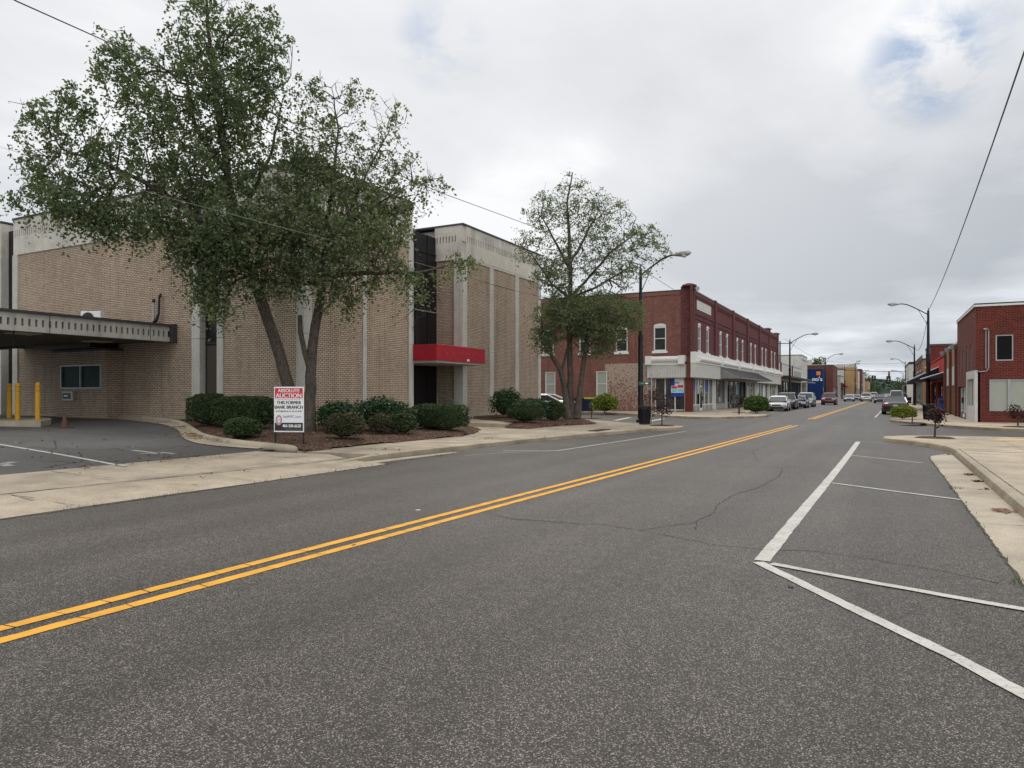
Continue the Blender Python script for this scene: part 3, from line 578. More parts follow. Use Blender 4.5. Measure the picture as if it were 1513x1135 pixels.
for y in (31.75, ): b.tube([(-21.2, y, BZ), (-21.2, y, 1.62), (-19.4, y, .98), (-19.0, y, .98), (-19.0, y, .3)], .028, 'galv', 8)
b.build('handrail', bank)
b = MB(); b.bbox(-21.7, -18.55, 27.72, 32.3, 3.2, 3.97, 'red_panel', .015); b.box(-21.65, -18.6, 27.77, 32.25, 3.11, 3.2, 'soffit'); cn = b.build('entrance_canopy', bank)
for i in range(11): b = MB(); b.w('+x', -18.55, 28.6+i*.3, 28.615+i*.3, 0, .012, 3.60+.07*(i % 2), 3.615+.07*(i % 2), 'canopy_light'); b.build('mounting_hole', cn)
b = MB()
for y in (29.25, 30.78): b.w('+x', -18.55, y, y+.012, 0, .002, 3.2, 3.95, 'maroon_cloth')
b.w('+x', -18.55, 27.72, 32.3, 0, .012, 3.2, 3.225, 'maroon_cloth'); b.build('canopy_seam', cn)
text('300', .17, wallM('+x', -18.55, 30.55, 3.30, .006), 'sign_white', 'house_number', cn, bold=.004)
for y in (28.6, 29.6, 30.6, 31.6): b = MB(); b.box(-19.35, -19.1, y-.12, y+.12, 3.09, 3.111, 'canopy_light'); b.build('ceiling_light', cn)
# teller bay
b = MB(); wallq(b, '-y', 19.9, -35.4, -31.35, BZ-.2, 3.6, 'tan_brick', [(-35.0, -31.85, 1.9, 2.95)], .08); b.box(-31.6, -31.352, 19.905, 20.62, BZ-.2, 3.599, 'tan_brick'); b.box(-35.398, -35.2, 19.905, 20.62, BZ-.2, 3.599, 'tan_brick'); bay = b.build('teller_bay', bank)
b = MB(); b.box(-35.5, -31.25, 19.8, 20.6, 3.602, 3.70, 'coping'); b.build('bay_roof', bay)
b = MB(); b.box(-34.95, -31.9, 19.965, 20.05, 1.9, 2.95, 'green_glass'); pw = b.build('window', bay)
b = MB()
for x0, x1, z0, z1 in ((-35.02, -34.95, 1.86, 2.98), (-31.9, -31.83, 1.86, 2.98), (-33.46, -33.4, 1.9, 2.92), (-34.95, -31.9, 2.92, 2.98), (-34.95, -31.9, 1.86, 1.92)): b.box(x0, x1, 19.89, 19.96, z0, z1, 'galv')
b.build('frame', pw)
b = MB(); b.bbox(-34.6, -33.75, 19.72, 19.9, 1.3, 1.75, 'galv', .02); b.box(-34.5, -33.9, 19.70, 19.72, 1.38, 1.66, 'grille'); b.box(-34.35, -34.05, 19.69, 19.70, 1.49, 1.55, 'sign_white'); b.build('deposit_drawer', bay)
# drive-through canopy
dc = thing('drive_through_canopy', 'flat concrete drive-through canopy with a slotted fascia over the parking lot', 'canopy', (-33, 14, 0))
b = MB(); slotband(b, '+x', -27.65, 4, YA-.28, 3.9, 4.56, 4.10, 4.36, 'pebble', .235, .085, .2)
for y in np.arange(19.4, 5, -4.1): b.w('+x', -27.65, y-.012, y+.012, .05, .055, 3.9, 4.56, 'joint')
b.build('fascia', dc)
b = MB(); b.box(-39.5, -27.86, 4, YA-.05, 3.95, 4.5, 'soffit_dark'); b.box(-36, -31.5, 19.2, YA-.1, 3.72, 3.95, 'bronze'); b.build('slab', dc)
b = MB(); b.box(-27.88, -27.52, 4, YA-.2, 4.561, 4.66, 'coping'); b.build('roof_edge', dc); b = MB(); b.box(-27.75, -27.45, YA-.27, YA-.02, 3.88, 4.68, 'coping'); b.build('end_flashing', dc)
for px, py in ((34, 492.5), (144, 504.5)):
    b = MB(); q = D(px, py, (3.95-EYE)*F/(HY-py)); b.box(q.x-.45, q.x+.45, q.y-.45, q.y+.45, 3.915, 3.953, 'canopy_light'); b.build('ceiling_light', dc)
b = MB(); b.tube([(-33.2, 6.5, .3), (-33.2, 6.5, 3.95)], .16, 'fascia', 12); b.build('post', dc)
# air conditioner on canopy
ax = onY(133, 19.5); ac = thing('air_conditioner', 'white outdoor air conditioner unit standing on the drive-through canopy roof', 'air conditioner', (-30.7, 17, 4.66), R(28))
b = MB(); b.bbox(-.48, .48, -.18, .18, .06, .74, 'sign_white', .02); b.box(-.4, -.3, -.2, .2, 0, .06, 'dark_metal'); b.box(.3, .4, -.2, .2, 0, .06, 'dark_metal'); b.build('case', ac, local=True)
b = MB(); b.tube([(-.12, -.185, .4), (-.12, -.2, .4)], .29, 'grille', 24)
for i in range(6): a = i*math.pi/6; b.tube([(-.12-.28*math.cos(a), -.206, .4-.28*math.sin(a)), (-.12+.28*math.cos(a), -.206, .4+.28*math.sin(a))], .005, 'dark_metal', 4)
b.tube([(-.12, -.2, .4), (-.12, -.215, .4)], .05, 'sign_grey', 12); b.build('fan_grille', ac, local=True)
ac.location = D(137, 471, 30.5); ac.location.z = 4.5; ac.scale = (.9, .9, .92)
pp = thing('wall_pipe', 'black conduit and pale vent pipe rising from the canopy roof against the tan brick', 'pipe', (-28.6, 20.4, 4.6))
b = MB(); x = onY(234, 20.4); b.tube([(x-.3, 20.3, 4.66), (x-.08, 20.35, 4.9), (x, 20.42, 5.2), (x, 20.45, 6.0), (x+.09, 20.45, 6.06), (x+.1, 20.45, 5.9)], [.09, .08, .05, .045, .04, .04], 'black_metal'); b.build('conduit', pp)
b = MB(); x = onY(227, 20.4); b.tube([(x, 20.4, 4.66), (x, 20.4, 5.7)], .045, 'galv'); b.tube([(x, 20.4, 5.7), (x, 20.4, 5.85)], .07, 'dark_metal'); b.build('vent_pipe', pp)
# ------------------------------------------------------------------ generic shop building
def sash(par, fc, P_, u0, u1, z0, z1, arch=False, frame='white_paint', glass='glass', depth=.12, mid=True, sill=True, fw=.09):
    b = MB(); fb, ff = -depth, -.03
    b.w(fc, P_, u0, u0+fw, fb, ff, z0, z1, frame); b.w(fc, P_, u1-fw, u1, fb, ff, z0, z1, frame)
    b.w(fc, P_, u0+fw, u1-fw, fb, ff, z1-fw*(1.8 if arch else 1), z1, frame); b.w(fc, P_, u0+fw, u1-fw, fb, ff, z0, z0+fw, frame)
    if mid: b.w(fc, P_, u0+fw, u1-fw, fb, ff-.02, (z0+z1)/2-.03, (z0+z1)/2+.03, frame)
    if arch:
        pts = []; c = (u0+u1)/2; r = (u1-u0)/2+.02
        for i in range(9):
            a = math.pi*i/8; uu, zz = c-r*math.cos(a), z1+.20*math.sin(a); pts.append({'-y': (uu, P_-.01, zz), '+x': (P_+.01, uu, zz), '-x': (P_-.01, uu, zz)}[fc])
        b.mesh(pts, [tuple(range(9)) if fc == '-x' else tuple(range(8, -1, -1)) if fc != '+x' else tuple(range(8, -1, -1))], frame)
    w_ = b.build('window', par)
    b = MB(); b.w(fc, P_, u0+fw, u1-fw, -depth+.01, -depth+.03, z0+fw, z1-fw, glass); b.build('pane', w_)
    if sill: b = MB(); b.w(fc, P_, u0-.12, u1+.12, .10, -.02, z0-.2, z0, frame); b.build('sill', w_)
    return w_
def shopfront(par, fc, P_, u0, u1, z0, z1, n=3, door=None, frame='galv', kick='dark_metal', kz=.45):
    b = MB(); fw = .07; b.w(fc, P_, u0, u1, -.25, -.17, z1-fw, z1, frame); b.w(fc, P_, u0, u1, -.25, -.17, z0+kz, z0+kz+fw, frame)
    for i in range(n+1): u = u0+(u1-u0-fw)*i/n; b.w(fc, P_, u, u+fw, -.25, -.15, z0, z1, frame)
    w_ = b.build('shop_window', par)
    b = MB(); b.w(fc, P_, u0, u1, -.29, -.26, z0+kz, z1, 'shop_glass'); b.build('pane', w_)
    b = MB(); b.w(fc, P_, u0, u1, -.3, -.18, z0, z0+kz, kick); b.build('kick_panel', w_)
    if door is not None:
        a = u0+(u1-u0)*door; b = MB(); b.w(fc, P_, a, a+1.0, -.17, -.13, z0+.02, z0+2.15, frame); b.w(fc, P_, a+.1, a+.9, -.13, -.12, z0+.25, z0+2.05, 'shop_glass'); d = b.build('door', par)
        b = MB(); b.w(fc, P_, a+.82, a+.86, -.12, -.06, z0+.9, z0+1.25, 'black_metal'); b.build('handle', d)
def shell(name, label, side, Xf, Y0, Y1, depth, zt, k, fops=(), sops=(), z0=.1, sidek=None, cop='coping', ck=.12, parap=0, sidew=None):
    """side 'L': front faces +x at Xf, body to -x; side 'R': front faces -x; the wall at Y0 faces the camera"""
    th = thing(name, label, 'building', (Xf, Y0, z0)); s = -1 if side == 'L' else 1; X2 = Xf+s*depth; ff = '+x' if side == 'L' else '-x'
    b = MB(); wallq(b, ff, Xf, Y0, Y1, z0, zt, k, fops); xa, xb = min(Xf, X2), max(Xf, X2); wallq(b, '-y', Y0, xa, xb, z0, zt, sidek or k, sops)
    b.face([(xa, Y1, z0), (xa, Y1, zt), (xb, Y1, zt), (xb, Y1, z0)], k); b.face([(X2, Y0, z0), (X2, Y0, zt), (X2, Y1, zt), (X2, Y1, z0)], k)
    b.build('wall', th)
    b = MB(); b.box(xa-.05*(s > 0), xb+.05*(s < 0), Y0-.05, Y1, zt, zt+ck, cop); b.build('roof', th)
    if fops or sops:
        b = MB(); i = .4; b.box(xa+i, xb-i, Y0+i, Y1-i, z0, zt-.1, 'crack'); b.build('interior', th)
    return th, ff
# ------------------------------------------------------------------ red brick corner building
XB, YB, ZB = -13.58, 57.2, 10.0
YE = 110.0; bay_y = np.linspace(YB, YE, 7)
fops = []; sops = []
for i in range(6):
    a, c = bay_y[i], bay_y[i+1]
    for f in (.30, .66): m_ = a+(c-a)*f; fops.append((m_-.55, m_+.55, 5.15, 7.35))
upx = (975, 918.5, 864, 810, 756, 700); lpx = (889, 813, 740)
for px in upx: x = onY(px, YB); sops.append((x-.52, x+.52, 5.15, 7.2))
for px in lpx: x = onY(px, YB); sops.append((x-.5, x+.5, 1.35, 3.55))
shopf = (YB+.35, YE-.4, .13, 2.95); sidef = (onY(967, YB), onY(1012, YB), .13, 2.93)
rb, _ = shell('brick_commercial_building', 'long two storey dark red brick corner building with white shopfront cornice and arched windows', 'L', XB, YB, YE, 22, ZB, 'maroon_brick', fops+[shopf], sops+[sidef], sidek='red_brick', ck=.10)
for o in fops: sash(rb, '+x', XB, *o[:4], arch=True)
for i, o in enumerate(sops[:len(upx)+len(lpx)]): sash(rb, '-y', YB, *o[:4], arch=i < len(upx), glass='glass' if i < len(upx) else 'blind')
for i, y in enumerate(bay_y): b = MB(); w_ = .45 if i in (0, 5, 6) else .32; b.w('+x', XB, y-w_, y+w_, .14, -.05, 5.0, ZB+(.32 if i in (0, 5, 6) else .14), 'maroon_brick'); b.build('pilaster', rb)
b = MB(); b.w('-y', YB, XB-.9, XB+.14, .06, -.05, 4.7, ZB+.32, 'maroon_brick'); b.build('pilaster', rb)
for i in (0, 5, 6):
    b = MB(); y = bay_y[i]+(.1 if i == 0 else 0); b.tube([(XB-.25, y, ZB+.3), (XB-.25, y, ZB+.42), (XB-.25, y, ZB+.55)], [.62, .6, .25], 'maroon_brick', 10); b.build('pilaster_cap', rb)
b = MB()
for i in range(6):
    a, c = bay_y[i]+.4, bay_y[i+1]-.4; b.w('+x', XB, a, c, .09, 0, ZB-.35, ZB-.02, 'maroon_brick'); b.w('+x', XB, a, c, .06, 0, 8.15, 8.3, 'maroon_brick'); b.w('+x', XB, a, c, .05, 0, 7.78, 7.88, 'maroon_brick')
    for j in range(int((c-a)/.36)): b.w('+x', XB, a+j*.36, a+j*.36+.18, .07, 0, ZB-.6, ZB-.351, 'maroon_brick')
b.w('-y', YB, -35.5, XB-.95, .05, 0, ZB-.3, ZB-.02, 'red_brick'); b.build('brick_cornice', rb)
b = MB(); b.w('+x', XB, 59.0, 64.2, .03, 0, 8.72, 9.40, 'cream_paint'); b.w('+x', XB, 58.9, 64.3, .02, 0, 8.64, 9.48, 'white_paint'); b.build('name_plaque', rb)
b = MB(); p0 = XB; b.tube([(XB+.15, YB+.1, ZB+.1), (XB+.5, YB-.2, ZB+.05)], [.12, .2], 'galv'); b.build('flood_light', rb)
# cornice and panels over the shops
x1c, x2c = onY(956, YB-.5), XB+.5
b = MB(); b.w('-y', YB, x1c, XB-.45, .45, 0, 2.92, 3.92, 'panel')
b.w('-y', YB, x1c-.02, XB-.45, .50, 0, 3.93, 4.2, 'white_paint'); b.tube([(x1c-.05, YB-.5, 4.42), (XB-.5, YB-.5, 4.42)], .24, 'white_paint', 12); b.w('-y', YB, x1c, XB-.5, .48, 0, 4.2, 4.42, 'white_paint')
for x in (x1c+.15, XB-.7): b.w('-y', YB, x-.25, x+.25, .75, 0, 4.0, 4.7, 'white_paint')
for i in range(14): x = x1c+.2+i*(XB-.6-x1c)/14; b.w('-y', YB, x, x+.02, .455, .45, 2.95, 3.9, 'sign_grey')
b.build('side_cornice', rb)
b = MB()
for i in range(6):
    a, c = bay_y[i]-(.5 if i == 0 else 0), bay_y[i+1]
    b.w('+x', XB, a, c-.02, .5, 0, 2.92, 4.05, 'panel' if i != 1 else 'grey_metal'); b.w('+x', XB, a, c, .55, 0, 4.07, 4.25, 'white_paint'); b.w('+x', XB, a, c, .42, 0, 4.25, 4.98, 'white_paint')
    b.tube([(XB+.55, a+.6, 4.42), (XB+.55, c-.35, 4.42)], .2, 'white_paint', 10); b.w('+x', XB, c-.3, c+.05, .72, 0, 4.1, 4.75, 'white_paint')
    for j in range(16): y = a+.3+j*(c-a-.5)/16; b.w('+x', XB, y, y+.025, .503, .5, 2.95, 4.0, 'sign_grey')
b.build('front_cornice', rb)
b = MB(); y0, y1 = 66.5, 87.5; zt_, zb_ = 3.95, 3.0
vs = [(XB+.5, y0, zt_), (XB+.5, y1, zt_), (XB+2.3, y1, zb_), (XB+2.3, y0, zb_), (XB+.5, y0, zb_), (XB+.5, y1, zb_)]
b.mesh(vs, [(0, 3, 2, 1), (0, 4, 3), (1, 2, 5), (4, 5, 2, 3)], 'grey_metal')
for y in np.arange(y0+.3, y1, 1.45): b.mesh([(XB+.5, y, zt_+.06), (XB+2.3, y, zb_+.06), (XB+2.3, y+.06, zb_+.06), (XB+.5, y+.06, zt_+.06), (XB+.5, y, zt_), (XB+2.3, y, zb_), (XB+2.3, y+.06, zb_), (XB+.5, y+.06, zt_)], [(0, 1, 2, 3), (0, 4, 5, 1), (3, 2, 6, 7)], 'dark_metal')
b.build('awning', rb)
shopfront(rb, '-y', YB, sidef[0], sidef[1], .13, 2.93, 3, None, 'white_paint', 'brown', .1)
px0, px1 = onY(991.5, YB+.1), onY(1010.5, YB+.1); b = MB(); U = lambda a: px0+(px1-px0)*a
b.w('-y', YB+.13, px0, px1, 0, .02, 1.35, 2.85, 'poster_white')
for a0, a1, z0, z1, k in ((0, .28, 2.25, 2.85, 'poster_blue'), (.04, .46, 2.02, 2.22, 'poster_red'), (.5, .95, 2.08, 2.32, 'poster_red'), (.04, .46, 1.72, 1.98, 'poster_teal'), (.5, .97, 1.72, 2.0, 'poster_teal'), (0, 1, 1.35, 1.68, 'poster_blue'), (.3, .62, 2.45, 2.53, 'poster_blue')): b.w('-y', YB+.13, U(a0), U(a1), .02, .025, z0, z1, k)
b.build('window_poster', rb)
b = MB(); b.w('-y', YB, onY(1013, YB), XB, .04, -.3, .13, 2.93, 'corner_brick'); b.w('+x', XB, YB-.03, YB+.3, .04, -.3, .13, 2.93, 'corner_brick'); b.build('corner_pier', rb)
segs = [(57.6, 66.0, 5, .35), (66.2, 71.5, 3, None), (71.7, 82.0, 4, .2), (82.2, 90.5, 4, .5), (90.7, 101, 5, .1), (101.2, 109.5, 4, .6)]
for i, (a, c, n, dr) in enumerate(segs):
    shopfront(rb, '+x', XB, a, c, .13, 2.93, n, dr, ('white_paint', 'galv', 'galv', 'white_paint', 'cream_paint', 'white_paint')[i], ('galv', 'block', 'dark_metal', 'cream_paint', 'galv', 'galv')[i], .5)
    b = MB(); b.w('+x', XB, c, c+.2, .05, -.3, .13, 2.93, 'white_paint' if i != 2 else 'dark_metal'); b.build('post', rb)
b = MB()
for y, w_, z0, z1, k in ((58.6, .9, 1.9, 2.8, 'poster_blue'), (60.2, .5, 1.6, 2.8, 'sign_white'), (63.2, 1.4, 1.8, 2.85, 'poster_blue'), (78, 1.6, 1.5, 2.7, 'poster_teal'), (85, 1.2, 1.2, 2.5, 'poster_white'), (97, 2.0, 1.2, 2.7, 'poster_white'), (69, 1.2, .8, 1.3, 'cream_paint'), (95, .9, .8, 2.1, 'poster_teal')): b.w('+x', XB-.245, y, y+w_, 0, .01, z0, z1, k)
b.build('window_display', rb)
b = MB(); b.bbox(XB-1.05, XB-.95, 56.1, 56.9, 0, .1, 'galv'); 
# ------------------------------------------------------------------ left row beyond
def cornerX(px, Y): return onY(px, Y)
th, ff = shell('low_shop', 'low white-panelled shop with a flat dark canopy beyond the long brick building', 'L', -14.0, 110.3, 150, 18, 6.3, 'cream_paint', [(111, 149, .13, 3.6)], (), cop='galv')
for a, c in ((111.2, 122), (122.5, 136), (136.5, 148.8)): shopfront(th, '+x', -14.0, a, c, .13, 3.55, 4, .3, 'brown', 'brown', .4)
b = MB(); b.box(-14, -12.0, 110.4, 149, 4.0, 4.25, 'dark_metal'); b.build('canopy', th)
for y in (117, 133): b = MB(); b.box(-14, -13.85, y-.4, y+.4, 4.3, 6.5, 'maroon_cloth'); b.build('wall_pier', th)
b = MB(); b.w('+x', -14, 137, 148, .1, .02, 4.45, 5.7, 'sign_grey'); b.build('sign_panel', th)
th, ff = shell('white_brick_building', 'two storey painted white brick building with narrow upper windows', 'L', -14.1, 150.5, 163, 20, 9.2, 'white_brick', [(152.2, 153.2, 4.9, 7.4), (155.5, 156.5, 4.9, 7.4), (158.5, 159.5, 4.9, 7.4), (151, 162, .13, 3.4)], ())
for y in (152.2, 155.5, 158.5): sash(th, '+x', -14.1, y, y+1, 4.9, 7.4, glass='glass')
shopfront(th, '+x', -14.1, 151, 162, .13, 3.35, 5, .4, 'cream_paint'); b = MB(); b.w('+x', -14.1, 150.5, 163, .15, 0, 8.4, 8.7, 'white_brick'); b.build('brick_cornice', th); b = MB(); b.box(-14.1, -12.3, 150.6, 160, 3.7, 3.85, 'galv'); b.build('canopy', th)
YD = 165.0; xc = onY(1215.5, YD)
th, ff = shell('blue_shop', 'small bright blue painted pizza shop wall with white letters', 'L', xc, YD, 172, 7, 6.8, 'blue_wall', [(166, 171, .13, 3)], ()); shopfront(th, '+x', xc, 166, 171, .13, 2.95, 3, .4)
text("no's", 1.25, wallM('-y', YD, onY(1207.5, YD), zat(560.3, onY(1208, YD), YD), .03), 'sign_white', 'lettering', th, bold=.03)
b = MB(); x = onY(1209.3, YD); z = zat(551.8, x, YD); b.w('-y', YD, x-.42, x+.42, .02, .08, z-.42, z+.42, 'orange'); b.w('-y', YD, x-.34, x+.34, .08, .1, z-.34, z+.34, 'amber'); b.w('-y', YD, x-.04, x+.04, .1, .12, z-.4, z+.4, 'orange'); b.w('-y', YD, x-.4, x+.4, .1, .115, z-.04, z+.04, 'orange'); b.build('logo_sign', th)
def rowb(name, label, pxc, Y0, Y1, pyt, k, sidek=None, depth=14, cop='coping', wins=0, ck=.2, awn=None, shop=True, wz=(4.6, 6.4), side='L'):
    X = onY(pxc, Y0); zt = zat(pyt, X, Y0); ops = []
    if wins:
        for i in range(wins): y = Y0+(Y1-Y0)*(i+.5)/wins; ops.append((y-.6, y+.6, *wz))
    sh = [(Y0+.6, Y1-.6, .13, 3.1)] if shop else []
    th, ff = shell(name, label, side, X, Y0, Y1, depth, zt, k, ops+sh, (), sidek=sidek, cop=cop, ck=ck)
    for o in ops: sash(th, ff, X, *o, glass='glass')
    if shop: shopfront(th, ff, X, Y0+.6, Y1-.6, .13, 3.05, 4, .4)
    if awn:
        s = 1 if side == 'L' else -1; b = MB(); z = 3.2; b.mesh([(X, Y0+.5, z+1.1), (X, Y1-.5, z+1.1), (X+1.7*s, Y1-.5, z), (X+1.7*s, Y0+.5, z), (X, Y0+.5, z), (X, Y1-.5, z)], [(0, 3, 2, 1), (0, 4, 3), (1, 2, 5), (4, 5, 2, 3)], awn); b.build('awning', th)
    return th, X, zt
rowb('brick_building', 'dark red brick building with a plain side wall rising behind the blue shop', 1231, 172.5, 190, 540.5, 'dark_brick', depth=22, wins=0)
th, X, zt = rowb('awning_shop', 'low shop with a faded red awning between dark red and tan buildings', 1242, 190.5, 206, 556, 'white_brick', depth=12, awn='maroon_cloth')
rowb('white_building', 'plain white rendered building standing behind the red awning shop', 1245, 207, 222, 546, 'white_brick', depth=14, wins=0)
th, X, zt = rowb('ochre_building', 'tall ochre brick building with a grey cornice down the left side', 1263.5, 224, 246, 543, 'ochre_brick', 'yellow_brick', 13, 'fascia', 3, 1.0)
b = MB(); b.w('-y', 224, X-13, X-11.4, .3, 0, zt, zt+2.4, 'white_brick'); b.build('chimney', th)
b = MB(); b.w('-y', 224, X-9.5, X-7.2, .02, .1, 3.2, 5.6, 'sign_white'); b.build('wall_sign', th)
rowb('pale_building', 'narrow pale grey building next to the ochre one', 1268, 246.5, 262, 547.5, 'white_brick', depth=12, wins=2)
rowb('red_building', 'narrow red brick building far down the left side', 1273, 262.5, 280, 546, 'dark_brick', depth=12, wins=2)
rowb('tan_building', 'far tan building with a flat roof at the end of the left row', 1282.5, 281, 330, 563, 'yellow_brick', depth=15, wins=3, wz=(3.6, 4.6))
rowb('cream_building', 'far cream building standing in front of the trees on the left', 1278, 280.4, 280.9, 552, 'cream_paint', depth=6, shop=False)
# ------------------------------------------------------------------ right corner building
XR, YR, ZR = 4.36, 44.0, 6.28
xw0, xw1 = onY(1471, YR), onY(1497.5, YR); zz0, zz1 = zat(533, 5.6, YR), zat(494.5, 5.6, YR)
lx0, lx1 = onY(1462, YR), onY(1545, YR); lz0, lz1 = zat(607.5, 5.5, YR), zat(560.5, 5.5, YR)
so = [(xw0, xw1, zz0, zz1), (lx0, lx1, lz0, lz1)]
fo = [(y-.32, y+.32, 2.75, 4.35) for y in (46.3, 48.2, 50.3, 52.3)]+[(44.35, 47.9, .13, 2.45), (48.7, 53.4, .13, 2.05)]
cb, ff = shell('corner_brick_building', 'red brick two storey corner building with white doorway panel on the right', 'R', XR, YR, 54, 16, ZR, 'corner_brick', fo, so, cop='dark_metal', ck=.07)
b = MB(); b.box(XR-.06, XR+16, YR-.062, YR-.01, ZR-.1, ZR-.001, 'white_paint'); b.box(XR-.062, XR-.01, YR-.06, 54, ZR-.1, ZR-.001, 'white_paint'); b.build('roof_trim', cb)
for o in fo[:4]: sash(cb, '-x', XR, *o, frame='galv', mid=False, fw=.04, sill=False)
w_ = sash(cb, '-y', YR, *so[0], frame='galv', mid=False, fw=.06, depth=.1, glass='void', sill=False)
w_ = sash(cb, '-y', YR, *so[1], frame='galv', mid=False, fw=.07, depth=.1, glass='blind', sill=False)
b = MB(); 
for x in (onY(1491, YR), onY(1520, YR)): b.w('-y', YR, x-.05, x+.05, -.09, 0, lz0, lz1, 'galv')
b.build('mullion', w_)
b = MB(); b.w('-x', XR, 44.0, 44.35, .05, -.2, .13, 2.85, 'granite'); b.w('-x', XR, 47.6, 48.0, .05, -.2, .13, 2.85, 'granite'); b.w('-x', XR, 44.35, 47.6, .05, -.2, 2.42, 2.85, 'granite'); b.w('-x', XR, 44.35, 47.6, .03, -.2, .13, .95, 'granite'); b.w('-y', YR, XR-.04, XR+.1, .03, -.1, .13, 2.85, 'granite'); pf = b.build('doorway_panel', cb)
b = MB(); b.w('-x', XR, 44.35, 47.6, -.1, -.08, .95, 2.42, 'blind'); b.w('-x', XR, 45.9, 46.0, -.08, -.02, .95, 2.42, 'galv'); b.build('pane', pf)
shopfront(cb, '-x', XR, 48.7, 53.4, .13, 2.0, 4, .5, 'white_paint', 'brown', .35)
ut = thing('wall_conduit', 'grey electrical conduits with a service head fixed to the corner brick wall', 'conduit', (5, 43.9, 3)); b = MB(); xa, xb = onY(1456.5, YR), onY(1460.5, YR); za = zat(487, 5, YR); zc = zat(549, 5, YR)
b.tube([(xa, 43.95, za), (xa, 43.95, zc+.15)], .025, 'galv', 6); b.tube([(xb, 43.95, za), (xb, 43.95, zc+.2), (xb-.08, 43.95, zc+.03), (xb-.3, 43.95, zc), (XR+.05, 43.95, zc)], .03, 'galv', 6); b.build('conduit', ut)
b = MB(); b.tube([(xa-.1, 43.9, za+.02), (xa+.08, 43.85, za+.02)], .06, 'galv', 8); b.tube([(xa, 43.9, za), (xa+.25, 43.8, za-.1), (xa+.4, 43.85, za-.02)], .012, 'black_metal', 4); b.tube([(xa, 43.85, za), (xa+.18, 43.6, za+.2)], .012, 'black_metal', 4); b.build('service_head', ut)
# tan shop, red shop, far right row
X = 4.4; th, ff = shell('tan_brick_shop', 'low tan brick shop with pale panels between brick piers', 'R', X, 54.3, 63.8, 14, 4.9, 'ochre_brick', [(55.1, 58.4, .13, 3.5), (59.4, 63.0, .13, 3.5)], (), cop='white_paint')
for a, c in ((55.1, 58.4), (59.4, 63.0)): shopfront(th, '-x', X, a, c, .13, 2.2, 2, .2, 'galv'); b = MB(); b.w('-x', X, a, c, -.12, 0, 2.2, 3.5, 'granite'); b.build('panel', th)
for y in (54.6, 58.9, 63.4): b = MB(); b.w('-x', X, y-.25, y+.25, .15, 0, .13, 4.6, 'dark_brick'); b.tube([(X-.2, y, 4.55), (X-.2, y, 4.85)], [.2, .25], 'galv', 8); b.build('pier', th)
th, ff = shell('red_shop', 'bright red painted single storey shop front with awnings', 'R', 4.35, 64.1, 82.6, 14, 4.55, 'red_wall', [(66, 72, .13, 2.6), (73.5, 81.5, .13, 2.6)], (), cop='red_wall')
shopfront(th, '-x', 4.35, 66, 72, .13, 2.5, 3, .4, 'brown', 'red_wall'); shopfront(th, '-x', 4.35, 73.5, 81.5, .13, 2.5, 4, .4, 'brown', 'red_wall')
for (y0, y1, k, z1, z0, o, hh) in ((70.5, 81, 'navy', 3.9, 2.75, 2.3, 0), (65, 69.8, 'dark_metal', 3.3, 2.85, 1.4, 0)):
    b = MB(); X = 4.35; b.mesh([(X, y0, z1), (X, y1, z1), (X-o, y1, z0), (X-o, y0, z0), (X, y0, z0), (X, y1, z0)], [(0, 1, 2, 3), (0, 3, 4), (1, 5, 2), (4, 3, 2, 5)], k); b.tube([(X, y0-.02, z1), (X-o, y0-.02, z0), (X-o, y1, z0)], .04, 'sign_white', 4); b.build('awning', th)
rowb('brick_building', 'red brick two storey building with a plain side wall behind the bright red shop', 1375, 83, 92, 511.5, 'dark_brick', 'corner_brick', 16, wins=3, side='R')
rowb('brick_building', 'brown brick building with a rough parapet beyond the red shop', 1363, 100, 122, 532, 'dark_brick', 'ochre_brick', 14, 'brown', 3, side='R')
rowb('grey_building', 'pale grey building with a rounded silver column on the right', 1359, 124, 140, 540, 'cream_paint', depth=12, side='R', awn='navy')
rowb('tan_building', 'far tan building with a dark roof edge on the right side', 1343, 190, 215, 538.5, 'white_brick', depth=11, wins=3, ck=.6, cop='dark_metal', side='R')
rowb('pale_shop', 'far pale low shop under the trees on the right', 1340, 150, 185, 568, 'cream_paint', depth=10, side='R')
